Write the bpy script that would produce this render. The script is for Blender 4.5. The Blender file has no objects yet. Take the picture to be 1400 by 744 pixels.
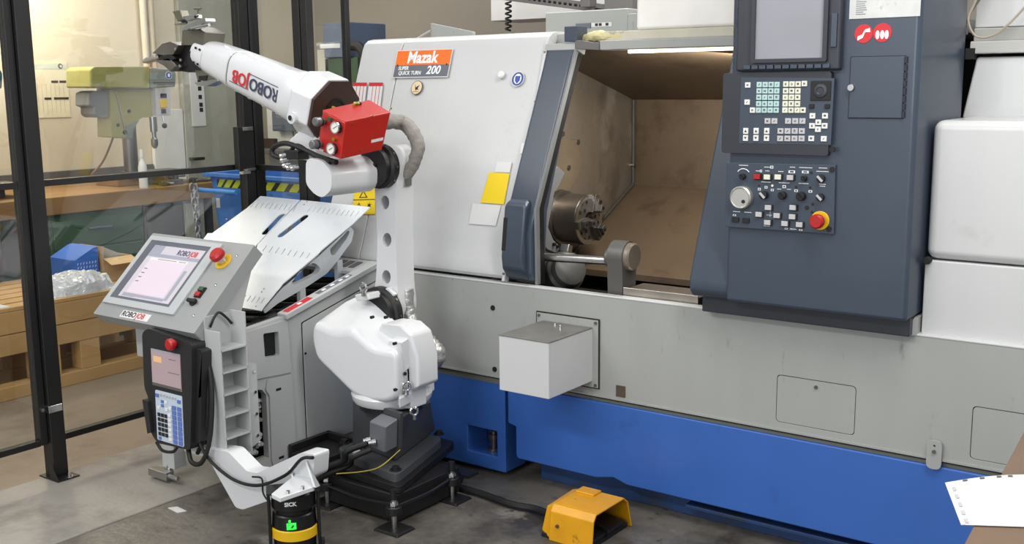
import bpy, bmesh, math, random
from mathutils import Vector as V, Matrix
from mathutils.geometry import tessellate_polygon
random.seed(7)
S = bpy.context.scene
COL = S.collection
# ------------------------------------------------------------------ camera
CAMH = 1.6
YAW, PIT, ROL = (math.radians(a) for a in (36.433, 9.823, -0.597))
FPX = 1483.7
FW = V((-math.sin(YAW)*math.cos(PIT), math.cos(YAW)*math.cos(PIT), -math.sin(PIT)))
_r = V((math.cos(YAW), math.sin(YAW), 0)); _u = _r.cross(FW)
RT = _r*math.cos(ROL) + _u*math.sin(ROL)
UP = -_r*math.sin(ROL) + _u*math.cos(ROL)
C0 = V((0, 0, CAMH))
cam = bpy.data.cameras.new('camera'); co = bpy.data.objects.new('camera', cam); COL.objects.link(co)
cam.sensor_width = 36; cam.lens = 36*FPX/1400; cam.clip_start = .02; cam.clip_end = 60
co.matrix_world = Matrix(((RT.x, UP.x, -FW.x, 0), (RT.y, UP.y, -FW.y, 0), (RT.z, UP.z, -FW.z, CAMH), (0, 0, 0, 1)))
S.camera = co
# ------------------------------------------------------------------ world, lights, exposure
S.view_settings.view_transform = 'Standard'; S.view_settings.look = 'None'
S.view_settings.exposure = 0.0; S.view_settings.gamma = 1; S.view_settings.use_curve_mapping = False
W = bpy.data.worlds.new('workshop_ambient'); S.world = W; W.use_nodes = True
W.node_tree.nodes['Background'].inputs[0].default_value = (.93, .96, 1, 1)
W.node_tree.nodes['Background'].inputs[1].default_value = .55
def area(name, loc, target, sx, sy, power, col=(1, .97, .93)):
    l = bpy.data.lights.new(name, 'AREA'); l.shape = 'RECTANGLE'; l.size = sx; l.size_y = sy; l.energy = power; l.color = col
    o = bpy.data.objects.new(name, l); COL.objects.link(o); o.location = loc
    o.rotation_euler = (V(target)-V(loc)).to_track_quat('-Z', 'Y').to_euler()
    return o
area('ceiling_luminaire', (-2.7, -.6, 3.3), (-2.6, .6, 0), 2.4, .35, 72)
area('ceiling_luminaire', (-4.2, 1.1, 3.3), (-3.9, 1.5, 0), .35, 2.0, 36)
area('ceiling_luminaire', (-.2, 2.2, 3.2), (-1.4, 2.7, 0), .35, 2.0, 60)
area('ceiling_luminaire', (-2.2, 4.4, 3.2), (-2.2, 4.3, 0), 2.4, .35, 56)
area('ceiling_luminaire', (-5.6, 4.9, 3.2), (-5.7, 4.9, 0), .35, 2.0, 22)
area('added_front_fill', (-1.2, -3.6, 2.1), (-2.4, 3.2, .6), 3.2, 1.6, 95, (.93, .97, 1))  # added fill light behind the camera, brightens the front faces
area('bench_luminaire', (-6.62, 3.7, 2.62), (-6.85, 3.9, .8), .2, .9, 42, (1, .88, .66))
# ------------------------------------------------------------------ pixel (1400 x 744) to point on a plane
def ray(u, v): return FW + RT*((u-700)/FPX) - UP*((v-372)/FPX)
def P(u, v, x=None, y=None, z=None):
    d = ray(u, v)
    t = x/d.x if x is not None else y/d.y if y is not None else (z-CAMH)/d.z
    return C0 + d*t
class Fr:
    """flat frame: origin, right and up on a surface; normal points out of it"""
    def __init__(s, O, U, Wd):
        s.O = V(O); s.U = V(U).normalized(); s.W = V(Wd).normalized(); s.N = s.U.cross(s.W).normalized()
    def at(s, u, v, n=0): return s.O + s.U*u + s.W*v + s.N*n
    def uv(s, px, py):
        d = ray(px, py); p = C0 + d*((s.O-C0).dot(s.N)/d.dot(s.N)) - s.O
        return (p.dot(s.U), p.dot(s.W))
    def poly(s, pts): return [s.uv(*p) for p in pts]
    def off(s, n): return Fr(s.O + s.N*n, s.U, s.W)
def FY(y): return Fr((0, y, 0), (1, 0, 0), (0, 0, 1))     # faces the viewer side (-Y)
def FX(x): return Fr((x, 0, 0), (0, 1, 0), (0, 0, 1))     # faces +X
FZ = lambda z: Fr((0, 0, z), (1, 0, 0), (0, 1, 0))
# ------------------------------------------------------------------ shapes: each returns (verts, faces)
def box(x0, x1, y0, y1, z0, z1):
    return ([V(p) for p in ((x0,y0,z0),(x1,y0,z0),(x1,y1,z0),(x0,y1,z0),(x0,y0,z1),(x1,y0,z1),(x1,y1,z1),(x0,y1,z1))],
            [(0,3,2,1),(4,5,6,7),(0,1,5,4),(1,2,6,5),(2,3,7,6),(3,0,4,7)])
def hexa(b, t):
    return ([V(p) for p in b]+[V(p) for p in t], [(0,3,2,1),(4,5,6,7),(0,1,5,4),(1,2,6,5),(2,3,7,6),(3,0,4,7)])
def fbox(f, u0, u1, v0, v1, n0, n1):
    return hexa([f.at(u0,v0,n0), f.at(u1,v0,n0), f.at(u1,v1,n0), f.at(u0,v1,n0)], [f.at(u0,v0,n1), f.at(u1,v0,n1), f.at(u1,v1,n1), f.at(u0,v1,n1)])
def basis(d):
    d = V(d).normalized(); a = V((0,0,1)) if abs(d.z) < .9 else V((1,0,0))
    e = a.cross(d).normalized(); return e, d.cross(e)
def rev(prof, o, d, n=24, cap=True):
    o = V(o); d = V(d).normalized(); e, g = basis(d); vs = []; fs = []
    for r, h in prof:
        for i in range(n):
            a = 2*math.pi*i/n; vs.append(o + d*h + (e*math.cos(a)+g*math.sin(a))*r)
    for k in range(len(prof)-1):
        for i in range(n):
            j = (i+1) % n; fs.append((k*n+i, k*n+j, (k+1)*n+j, (k+1)*n+i))
    if cap:
        fs.append(tuple(range(n-1, -1, -1))); m = (len(prof)-1)*n; fs.append(tuple(range(m, m+n)))
    return vs, fs
def cyl(a, b, r, r2=None, n=20):
    a = V(a); b = V(b); return rev([(r, 0), (r if r2 is None else r2, (b-a).length)], a, b-a, n)
def annulus(o, d, ri, ro, h, n=28):
    vs, fs = rev([(ri, 0), (ro, 0), (ro, h), (ri, h), (ri, 0)], o, d, n, False); return vs, fs
def ball(c, r, n=12, m=8, sc=(1,1,1)):
    vs = []; fs = []
    for k in range(m+1):
        t = math.pi*k/m
        for i in range(n):
            a = 2*math.pi*i/n; vs.append(V(c)+V((r*sc[0]*math.sin(t)*math.cos(a), r*sc[1]*math.sin(t)*math.sin(a), r*sc[2]*math.cos(t))))
    for k in range(m):
        for i in range(n):
            j = (i+1) % n; fs.append((k*n+i, (k+1)*n+i, (k+1)*n+j, k*n+j))
    return vs, fs
def smooth_path(pts, k=6):
    pts = [V(p) for p in pts]; q = [pts[0]*2-pts[1]]+pts+[pts[-1]*2-pts[-2]]; out = []
    for i in range(1, len(q)-2):
        for j in range(k):
            t = j/k; a, b, c, d = q[i-1:i+3]
            out.append(.5*((2*b)+(c-a)*t+(2*a-5*b+4*c-d)*t*t+(3*b-a-3*c+d)*t**3))
    out.append(pts[-1]); return out
def tube(pts, r, n=8, k=6, wob=0):
    ps = smooth_path(pts, k) if k else [V(p) for p in pts]
    vs = []; fs = []; g = None
    for i, p in enumerate(ps):
        d = (ps[min(i+1, len(ps)-1)]-ps[max(i-1, 0)]).normalized()
        if g is None: e, g = basis(d)
        else:
            e = g.cross(d).normalized(); g = d.cross(e)
        rr = r(i/(len(ps)-1)) if callable(r) else r
        for j in range(n):
            a = 2*math.pi*j/n; q = rr*(1+random.uniform(-wob, wob)); vs.append(p+(e*math.cos(a)+g*math.sin(a))*q)
    for i in range(len(ps)-1):
        for j in range(n):
            m = (j+1) % n; fs.append((i*n+j, i*n+m, (i+1)*n+m, (i+1)*n+j))
    fs.append(tuple(range(n-1, -1, -1))); b = (len(ps)-1)*n; fs.append(tuple(range(b, b+n)))
    return vs, fs
def ccw(p):
    return p if sum(p[i][0]*p[(i+1) % len(p)][1]-p[(i+1) % len(p)][0]*p[i][1] for i in range(len(p))) > 0 else p[::-1]
def plate(outer, holes, f, n0, n1):
    loops = [ccw([tuple(q) for q in outer])]+[ccw([tuple(q) for q in h])[::-1] for h in holes]
    flat = [q for l in loops for q in l]; N = len(flat)
    tris = tessellate_polygon([[V((q[0], q[1], 0)) for q in l] for l in loops]) if (holes or len(outer) > 4) else None
    vs = [f.at(q[0], q[1], n1) for q in flat]+[f.at(q[0], q[1], n0) for q in flat]; fs = []
    if tris is None: fs += [tuple(range(N)), tuple(range(2*N-1, N-1, -1))]
    else:
        for t in tris:
            a, b, c = (flat[i] for i in t)
            if (b[0]-a[0])*(c[1]-a[1])-(c[0]-a[0])*(b[1]-a[1]) < 0: t = t[::-1]
            fs += [tuple(t), (t[2]+N, t[1]+N, t[0]+N)]
    k = 0
    for l in loops:
        m = len(l)
        for i in range(m):
            j = (i+1) % m; fs.append((k+i, k+i+N, k+j+N, k+j))
        k += m
    return vs, fs
def prism(poly, axis, a, b):
    f = {'x': FX(0), 'y': FY(0), 'z': FZ(0)}[axis]
    if axis == 'y': a, b = -b, -a
    return plate(poly, [], f, a, b)
def circ(cx, cy, r, n=20, r2=None): return [(cx+r*math.cos(2*math.pi*i/n), cy+(r2 or r)*math.sin(2*math.pi*i/n)) for i in range(n)]
def rrect(x0, y0, x1, y1, r, n=4):
    out = []
    for cx, cy, a in ((x1-r,y1-r,0),(x0+r,y1-r,90),(x0+r,y0+r,180),(x1-r,y0+r,270)):
        for i in range(n+1):
            t = math.radians(a+90*i/n); out.append((cx+r*math.cos(t), cy+r*math.sin(t)))
    return out
def slot(ax, ay, bx, by, r, n=6):
    a = math.atan2(by-ay, bx-ax); out = []
    for cx, cy, s in ((bx,by,-90),(ax,ay,90)):
        for i in range(n+1):
            t = a+math.radians(s+180*i/n); out.append((cx+r*math.cos(t), cy+r*math.sin(t)))
    return out
def rounded(poly, r, n=4):
    out = []; m = len(poly)
    for i in range(m):
        p = V((*poly[i], 0)); a = V((*poly[i-1], 0)); b = V((*poly[(i+1) % m], 0))
        k = min(r, (a-p).length*.45, (b-p).length*.45); s = p+(a-p).normalized()*k; e = p+(b-p).normalized()*k
        for j in range(n+1):
            t = j/n; q = s*(1-t)**2+p*2*t*(1-t)+e*t*t; out.append((q.x, q.y))
    return out
# ------------------------------------------------------------------ objects
def rootloc(o):
    l = V((0,0,0))
    while o: l = l+o.location; o = o.parent
    return l
def mesh_of(name, geoms, mt, sharp=32):
    if isinstance(geoms, tuple): geoms = [geoms]
    vs = []; fs = []
    for v, f in geoms:
        k = len(vs); vs += v; fs += [tuple(i+k for i in q) for q in f]
    return vs, fs
def obj(name, geoms, mt, parent=None, bevel=0, seg=2, label=None, kind=None, sharp=32, smooth=True, cat=None, group=None):
    vs, fs = mesh_of(name, geoms, mt)
    if parent is None:
        xs = [v.x for v in vs]; ys = [v.y for v in vs]; base = V(((min(xs)+max(xs))/2, (min(ys)+max(ys))/2, min(v.z for v in vs)))
    else: base = rootloc(parent)
    me = bpy.data.meshes.new(name); me.from_pydata([v-base for v in vs], [], fs)
    bm = bmesh.new(); bm.from_mesh(me); bmesh.ops.recalc_face_normals(bm, faces=bm.faces); bm.to_mesh(me); bm.free()
    me.materials.append(mt)
    if smooth:
        me.shade_smooth(); me.set_sharp_from_angle(angle=math.radians(sharp))
    o = bpy.data.objects.new(name, me); COL.objects.link(o)
    if parent is None: o.location = base
    else: o.parent = parent
    if bevel:
        b = o.modifiers.new('bevel', 'BEVEL'); b.width = bevel; b.segments = seg; b.limit_method = 'ANGLE'; b.angle_limit = math.radians(30); b.harden_normals = True
    if label: o['label'] = label
    if kind: o['kind'] = kind
    if cat: o['category'] = cat
    if group: o['group'] = group
    return o
def thing(name, label, cat, loc, group=None):
    o = bpy.data.objects.new(name, None); o.empty_display_size = .1; COL.objects.link(o); o.location = loc
    o['label'] = label; o['category'] = cat
    if group: o['group'] = group
    return o
def share(src, offset, parent):
    """another piece with the same mesh data, moved by offset"""
    c = src.copy(); COL.objects.link(c); c.parent = parent; c.location = src.location+V(offset); return c
def text(s, f, u, v, size, mt, parent, n=.0012, align='CENTER', shear=0, sx=1, name='lettering', bold=0, label=None):
    cu = bpy.data.curves.new(name, 'FONT'); cu.body = s; cu.size = size; cu.align_x = align; cu.align_y = 'CENTER'; cu.shear = shear; cu.extrude = .0004; cu.offset = bold; cu.resolution_u = 3
    t = bpy.data.objects.new(name, cu); COL.objects.link(t); bpy.context.view_layer.update()
    me = bpy.data.meshes.new_from_object(t.evaluated_get(bpy.context.evaluated_depsgraph_get()))
    bpy.data.objects.remove(t); bpy.data.curves.remove(cu)
    base = rootloc(parent)
    for q in me.vertices: q.co = f.at(u+q.co.x*sx, v+q.co.y, n+q.co.z)-base
    me.materials.clear(); me.materials.append(mt); me.name = name
    o = bpy.data.objects.new(name, me); COL.objects.link(o); o.parent = parent
    if label: o['label'] = label
    return o
# ------------------------------------------------------------------ materials
def lin(c):
    r = []
    for q in c:
        q = q/255; r.append(q/12.92 if q <= .04045 else ((q+.055)/1.055)**2.4)
    return (*r, 1)
def mat(name, rgb, rough=.5, metal=0, var=.06, scale=6, bump=0, bscale=60, dirt=None, coat=0, emit=0, stretch=None):
    m = bpy.data.materials.new(name); m.use_nodes = True; nt = m.node_tree; b = nt.nodes['Principled BSDF']
    b.inputs['Roughness'].default_value = rough; b.inputs['Metallic'].default_value = metal; b.inputs['Coat Weight'].default_value = coat
    tc = nt.nodes.new('ShaderNodeTexCoord'); src = tc.outputs['Object']
    if stretch:
        mp = nt.nodes.new('ShaderNodeMapping'); mp.inputs['Scale'].default_value = stretch; nt.links.new(src, mp.inputs[0]); src = mp.outputs[0]
    c = lin(rgb)
    nz = nt.nodes.new('ShaderNodeTexNoise'); nz.inputs['Scale'].default_value = scale; nz.inputs['Detail'].default_value = 6; nt.links.new(src, nz.inputs['Vector'])
    rp = nt.nodes.new('ShaderNodeValToRGB'); nt.links.new(nz.outputs['Fac'], rp.inputs[0])
    rp.color_ramp.elements[0].position = .3; rp.color_ramp.elements[1].position = .7
    rp.color_ramp.elements[0].color = (*[q*(1-var) for q in c[:3]], 1); rp.color_ramp.elements[1].color = (*[min(1, q*(1+var)) for q in c[:3]], 1)
    out = rp.outputs[0]
    for dcol, lo, hi, ds in (dirt or []):
        n2 = nt.nodes.new('ShaderNodeTexNoise'); n2.inputs['Scale'].default_value = ds; n2.inputs['Detail'].default_value = 9; n2.inputs['Roughness'].default_value = .65; nt.links.new(src, n2.inputs['Vector'])
        r2 = nt.nodes.new('ShaderNodeValToRGB'); r2.color_ramp.elements[0].position = lo; r2.color_ramp.elements[1].position = hi; nt.links.new(n2.outputs['Fac'], r2.inputs[0])
        mx = nt.nodes.new('ShaderNodeMix'); mx.data_type = 'RGBA'; nt.links.new(r2.outputs[0], mx.inputs[0]); nt.links.new(out, mx.inputs[6]); mx.inputs[7].default_value = lin(dcol); out = mx.outputs[2]
    nt.links.new(out, b.inputs['Base Color'])
    if bump:
        n3 = nt.nodes.new('ShaderNodeTexNoise'); n3.inputs['Scale'].default_value = bscale; nt.links.new(src, n3.inputs['Vector'])
        bp = nt.nodes.new('ShaderNodeBump'); bp.inputs['Strength'].default_value = bump; bp.inputs['Distance'].default_value = .01; nt.links.new(n3.outputs['Fac'], bp.inputs['Height']); nt.links.new(bp.outputs[0], b.inputs['Normal'])
    if emit:
        nt.links.new(out, b.inputs['Emission Color']); b.inputs['Emission Strength'].default_value = emit
    return m
def glass(name, tint, ior=1.45, rough=0):
    m = bpy.data.materials.new(name); m.use_nodes = True; nt = m.node_tree; nt.nodes.remove(nt.nodes['Principled BSDF'])
    t = nt.nodes.new('ShaderNodeBsdfTransparent'); t.inputs[0].default_value = (*tint, 1)
    g = nt.nodes.new('ShaderNodeBsdfGlossy'); g.inputs['Roughness'].default_value = rough
    fr = nt.nodes.new('ShaderNodeFresnel'); ge = nt.nodes.new('ShaderNodeNewGeometry'); mr = nt.nodes.new('ShaderNodeMapRange')
    mr.inputs['To Min'].default_value = ior; mr.inputs['To Max'].default_value = 1/ior
    nt.links.new(ge.outputs['Backfacing'], mr.inputs['Value']); nt.links.new(mr.outputs[0], fr.inputs[0])
    mx = nt.nodes.new('ShaderNodeMixShader'); nt.links.new(fr.outputs[0], mx.inputs[0]); nt.links.new(t.outputs[0], mx.inputs[1]); nt.links.new(g.outputs[0], mx.inputs[2])
    nt.links.new(mx.outputs[0], nt.nodes['Material Output'].inputs[0]); return m
m_floor = mat('tan_floor_paint', (146,132,116), .35, var=.08, scale=2, dirt=[((110,98,86), .5, .75, 3)])
m_slabA = mat('pale_concrete', (150,146,139), .5, var=.10, scale=3, bump=.15, bscale=40, dirt=[((112,106,98), .48, .72, 4), ((122,104,86), .55, .75, 1.6)])
m_slabB = mat('worn_concrete', (108,104,97), .42, var=.2, scale=2.2, bump=.25, bscale=30, dirt=[((60,57,53), .46, .66, 2.2), ((146,142,134), .57, .70, 5), ((66,58,50), .56, .68, 10)])
m_wallL = mat('cream_wall_paint', (214,202,180), .7, var=.03, scale=1.5)
m_wallB = mat('grey_brown_wall_paint', (150,143,132), .7, var=.03, scale=2)
m_greydoor = mat('grey_green_door_paint', (160,160,148), .6)
m_black = mat('black_powder_coat', (24,23,24), .45)
m_blackgloss = mat('black_plastic', (20,20,21), .35)
m_rubber = mat('black_rubber', (18,18,18), .6)
m_steel = mat('bright_steel', (190,190,188), .28, 1)
m_chrome = mat('chrome', (215,215,215), .15, 1)
m_darksteel = mat('dark_machined_steel', (128,124,118), .32, .85, var=.18, scale=9, dirt=[((98,86,70), .58, .78, 6)])
m_white = mat('white_robot_paint', (208,210,212), .3, coat=.3, var=.015)
m_machwhite = mat('pale_machine_enamel', (200,201,201), .32, coat=.2, var=.02, scale=3, dirt=[((186,186,182), .62, .8, 5)])
m_splash = mat('grey_machine_enamel', (160,162,159), .38, var=.03, scale=3, dirt=[((112,112,104), .62, .76, 8), ((92,90,84), .68, .74, 22)], stretch=(3, 3, .6))
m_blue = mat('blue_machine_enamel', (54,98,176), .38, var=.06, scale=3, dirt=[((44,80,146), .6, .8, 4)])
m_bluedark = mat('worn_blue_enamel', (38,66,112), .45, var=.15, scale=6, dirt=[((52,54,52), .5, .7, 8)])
m_cab = mat('slate_machine_enamel', (60,70,84), .33, var=.05, scale=4, coat=.15)
m_cabdark = mat('dark_slate_plastic', (46,49,57), .4, var=.04)
m_interior = mat('stained_interior_steel', (136,125,112), .36, .45, var=.2, scale=3.5, dirt=[((82,70,58), .50, .74, 2.6), ((186,178,166), .55, .74, 3.0)], stretch=(1,1,.6))
m_bed = mat('brown_oiled_cover', (106,90,72), .45, .25, var=.1, scale=3, dirt=[((74,56,42), .55, .8, 5)])
m_cast = mat('grey_casting', (96,95,92), .45, .4, var=.12, dirt=[((70,60,50), .56, .75, 7)])
m_cart = mat('light_grey_cart_paint', (178,180,180), .4, var=.02)
m_console = mat('grey_console_paint', (148,150,150), .42, var=.02)
m_bezel = mat('pale_grey_bezel', (176,180,182), .4, var=.01)
m_galv = mat('brushed_zinc_sheet', (232,236,240), .35, .35, var=.03, scale=5, dirt=[((212,218,224), .55, .8, 4)])
m_rubdark = mat('dark_grey_casting_paint', (72,74,77), .38, var=.05)
m_pend = mat('pendant_rubber', (32,32,34), .5)
m_red = mat('red_box_paint', (178,34,26), .33, coat=.2, var=.03)
m_redbtn = mat('red_button', (172,30,28), .35)
m_yellow = mat('yellow_paint', (222,178,20), .4)
m_pedal = mat('yellow_pedal_enamel', (214,152,18), .35, var=.08, scale=14, dirt=[((120,84,24), .62, .74, 22)])
m_ylabel = mat('yellow_sticker', (236,204,20), .45)
m_paper = mat('white_paper', (214,214,213), .6, var=.02)
m_orange = mat('orange_sign_face', (236,112,26), .4)
m_signgrey = mat('slate_sign_face', (100,104,114), .4)
m_textw = mat('white_print', (240,240,240), .5)
m_textk = mat('black_print', (30,30,34), .5)
m_textr = mat('red_print', (196,36,44), .5)
m_textblue = mat('navy_print', (60,62,86), .5)
m_signblue = mat('blue_sign_face', (38,70,160), .4)
m_cream = mat('cream_sticker', (226,206,164), .5)
m_hose = mat('grey_fabric_sleeve', (140,136,130), .75, var=.12, scale=30, bump=.6, bscale=40)
m_hosesil = mat('silver_foil_sleeve', (178,178,176), .35, .6, var=.1, scale=30, bump=.7, bscale=50)
m_glassp = glass('clear_polycarbonate', (.93, .95, .95), 1.62)
m_screen = mat('lcd_glass_reflected_grey', (150,151,158), .10, var=.05, coat=.5)  # base colour raised to carry the display's reflected brightness
m_hmiscreen = mat('lit_touch_screen', (190,184,192), .3, emit=.14, var=.01)
m_hmigrey = mat('lit_screen_grey', (150,152,166), .3, emit=.12, var=.01)
m_hmipink = mat('lit_screen_window', (208,194,206), .3, emit=.14, var=.01)
m_pscreen = mat('lit_pendant_screen', (164,144,148), .3, emit=.2, var=.01)
m_porange = mat('lit_screen_orange', (214,170,120), .3, emit=.3)
m_green = mat('lit_green_display', (40,230,60), .4, emit=2.2)
m_keyteal = mat('pale_teal_key', (176,206,204), .45, var=.01)
m_keycream = mat('cream_key', (222,222,204), .45, var=.01)
m_keygrey = mat('grey_key', (186,184,186), .45, var=.01)
m_keywhite = mat('white_key', (226,226,222), .45, var=.01)
m_keyblue = mat('blue_key', (92,116,186), .45, var=.01)
m_kpad = mat('pale_blue_keypad', (190,202,216), .45, var=.01)
m_wood = mat('pine_board', (188,148,96), .6, var=.14, scale=5, stretch=(1, .18, 1), dirt=[((146,108,64), .55, .8, 8)])
m_woodb = mat('worktop_wood', (140,106,64), .5, var=.14, scale=6, stretch=(1, .2, 1), dirt=[((104,74,44), .5, .8, 5)])
m_tablewood = mat('brown_board', (112,90,70), .55, var=.1, scale=12, stretch=(1, .2, 1))
m_olive = mat('olive_machine_paint', (150,146,86), .4, var=.05, dirt=[((120,116,70), .6, .8, 6)])
m_olivegrey = mat('grey_green_machine_paint', (118,128,118), .42, var=.06)
m_teal = mat('teal_machine_paint', (44,86,92), .42)
m_green2 = mat('green_cabinet_paint', (48,80,56), .45, var=.1)
m_bin = mat('blue_bin_paint', (66,118,192), .42, var=.08, scale=5, dirt=[((40,70,120), .58, .75, 7)])
m_hazk = mat('hazard_black', (28,28,26), .5)
m_hazy = mat('hazard_lime', (176,186,40), .5)
m_beige = mat('beige_cabinet_paint', (184,180,164), .5)
m_dgrey = mat('dark_grey_cabinet_paint', (92,90,90), .5)
m_card = mat('cardboard', (196,164,122), .7)
m_bluebox = mat('blue_printed_card', (50,104,190), .5)
m_foil = mat('crumpled_plastic_film', (206,206,208), .22, .1, var=.08, scale=20, bump=.8, bscale=28)
m_motor = mat('grey_motor_paint', (116,118,120), .45, var=.08)
m_lamp = mat('lit_work_lamp', (255,246,214), .4, emit=2.6)
m_foam = mat('stained_foam_insulation', (206,196,150), .85, var=.15, scale=20, bump=.7, bscale=30, dirt=[((120,100,50), .5, .66, 14)])
m_brass = mat('brass', (190,150,60), .3, .9)
m_dial = mat('dial_face', (226,224,216), .4)
m_wirey = mat('yellow_wire', (170,156,60), .5)
m_wireg = mat('green_wire', (90,120,40), .5)
m_clear = glass('clear_gauge_plastic', (.75, .77, .78), 1.5, .1)
m_brown = mat('dark_brown_plate', (56,36,30), .55)
m_rust = mat('rusty_plate', (84,70,58), .6, var=.3, scale=30)
# ================================================================== SETTING
XF = -4.16
flo = obj('floor', box(-9, 3, -2, 8, -.2, -.012), m_floor, kind='structure')
obj('concrete_slab', box(XF, -3.496, -2, 5, -.10, 0), m_slabA, flo, bevel=.006, label='pale concrete slab along the fence')
obj('concrete_slab', box(-3.486, 3, -2, 5, -.10, 0), m_slabB, flo, bevel=.006, label='dark worn concrete slab under the robot')
wl = obj('wall_left', box(-7.2, -7, .5, 6.7, -.012, 3.4), m_wallL, kind='structure')
wb = obj('wall_back', box(-7, 3, 6.5, 6.7, -.012, 3.4), m_wallB, kind='structure')
dr = obj('door_1', box(-6.995, -6.95, 5.24, 5.74, -.012, 2.9), m_greydoor, kind='structure', bevel=.006)
obj('door_handle', [cyl((-6.95, 5.27, 1.06), (-6.90, 5.27, 1.06), .012), cyl((-6.90, 5.27, 1.06), (-6.90, 5.36, 1.06), .012)], m_blackgloss, dr)
obj('trim_1', box(-6.995, -6.93, 5.745, 5.85, -.012, 2.9), mat('beige_door_frame', (206,182,140), .6), kind='structure', bevel=.005)
obj('trim_2', box(-6.995, -6.96, 4.96, 5.235, -.012, 1.44), mat('white_panel', (222,222,218), .5), kind='structure', bevel=.005)
# ================================================================== CNC LATHE
YF = 3.40
lathe = thing('cnc_lathe', 'large grey and blue slant-bed turning machine with open sliding door and control console', 'lathe', (-1.6, 3.9, 0))
XR = .62
# blue lower body
obj('base_skirt', prism([(-2.54,.405),(-2.54,.245),(-2.50,.235),(-2.50,.112),(-2.49,.10),(-2.12,.098),(-2.04,.115),(-1.98,.098),(XR,.094),(XR,.405)], 'y', YF, YF+.06), m_blue, lathe, bevel=.006)
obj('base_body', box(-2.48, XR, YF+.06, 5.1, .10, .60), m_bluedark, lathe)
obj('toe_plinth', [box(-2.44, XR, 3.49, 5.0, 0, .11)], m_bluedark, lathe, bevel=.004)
obj('plinth_lip', box(-1.75, XR, 3.43, 3.49, .052, .066), m_bluedark, lathe, bevel=.003)
f = FY(YF+.01)
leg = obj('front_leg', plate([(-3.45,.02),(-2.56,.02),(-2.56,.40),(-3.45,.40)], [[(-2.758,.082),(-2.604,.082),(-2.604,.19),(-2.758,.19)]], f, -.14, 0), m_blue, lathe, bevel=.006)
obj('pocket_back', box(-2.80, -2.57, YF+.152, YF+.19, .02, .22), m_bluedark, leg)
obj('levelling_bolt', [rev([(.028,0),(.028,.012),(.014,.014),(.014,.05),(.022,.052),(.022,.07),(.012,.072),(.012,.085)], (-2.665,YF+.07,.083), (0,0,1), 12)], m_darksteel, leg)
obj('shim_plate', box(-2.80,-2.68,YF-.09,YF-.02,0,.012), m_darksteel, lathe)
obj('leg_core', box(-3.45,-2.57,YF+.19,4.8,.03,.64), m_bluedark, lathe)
obj('seam_line', box(-3.45, XR, YF+.004, YF+.03, .418, .4245), m_rubber, lathe)
obj('seam_channel', box(-3.45, XR, YF+.010, YF+.05, .395, .45), mat('olive_grey_seam', (112,112,102), .6), lathe)
# grey splash panel with openings for two hatches
h1 = rrect(-1.395,.457,-1.128,.619,.012); h2 = rrect(-.765,.452,-.50,.616,.012)
def grow(x0,z0,x1,z1,d): return rrect(x0-d,z0-d,x1+d,z1+d,.013)
sp = obj('splash_panel', [plate([(-3.45,.425),(XR,.425),(XR,.817),(-3.45,.817)], [grow(-1.395,.457,-1.128,.619,.0022), grow(-.765,.452,-.50,.616,.0022)], FY(YF), -.03, 0)], m_splash, lathe, bevel=.003)
obj('panel_lower_lip', box(-3.45, XR, YF-.004, YF, .425, .432), m_splash, sp)
obj('top_lip', box(-3.45, XR, YF-.002, YF+.035, .813, .821), m_machwhite, sp, bevel=.003)
for h, sx in ((h1, -1.26), (h2, -.535)):
    hh = obj('access_hatch', plate(h, [], FY(YF), -.02, -.001), m_splash, lathe)
    obj('hatch_lock', cyl((sx,YF-.004,.598),(sx,YF+.01,.598),.006,n=12), m_darksteel, hh)
obj('panel_backing', box(-3.44, XR, YF+.032, YF+.05, .45, .80), m_rubber, lathe)
for px, py in ((674,421),(676.5,505)):
    q = P(px,py,y=YF); obj('plug', cyl((q.x,YF-.003,q.z),(q.x,YF+.01,q.z),.011,n=14), m_rubber, lathe)
tb = obj('hinge_tab', plate(rounded([(-.892,.398),(-.846,.398),(-.846,.492),(-.892,.492)],.02), [circ(-.869,.474,.004,8)], FY(YF-.012), -.006, .002), m_splash, lathe, bevel=.001)
obj('tab_screw', cyl((-.869,YF-.02,.456),(-.869,YF-.01,.456),.006,n=8), m_darksteel, tb)
q = P(849,535,y=YF); obj('rusty_plate', box(q.x-.02,q.x+.02,YF-.004,YF,q.z-.022,q.z+.022), m_rust, lathe, bevel=.002)
# protruding box on the splash panel
cb = obj('guard_box', box(-2.352,-2.130,3.10,3.395,.483,.690), m_machwhite, lathe, bevel=.003)
fl = obj('guard_flange', plate([(-2.385,.46),(-2.105,.46),(-2.105,.722),(-2.385,.722)], [], FY(3.392), -.008, 0), m_splash, cb)
obj('flange_gap', plate([(-2.390,.455),(-2.10,.455),(-2.10,.727),(-2.390,.727)], [[(-2.385,.46),(-2.105,.46),(-2.105,.722),(-2.385,.722)]], FY(3.3965), -.0005, .0015), m_rubber, cb)
obj('top_cover', box(-2.354,-2.128,3.098,3.39,.690,.6935), mat('worn_steel_cover', (128,126,122), .38, .5, var=.15, scale=10, dirt=[((86,80,72),.55,.75,12)]), cb, bevel=.001)
for x,y in ((-2.24,3.34),(-2.22,3.31),(-2.27,3.35)): obj('screw', cyl((x,y,.693),(x,y,.70),.007,n=8), m_chrome, cb)
for x,z in ((-2.375,.712),(-2.115,.712),(-2.115,.47)): obj('screw', cyl((x,3.387,z),(x,3.395,z),.006,n=8), m_darksteel, cb)
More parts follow.
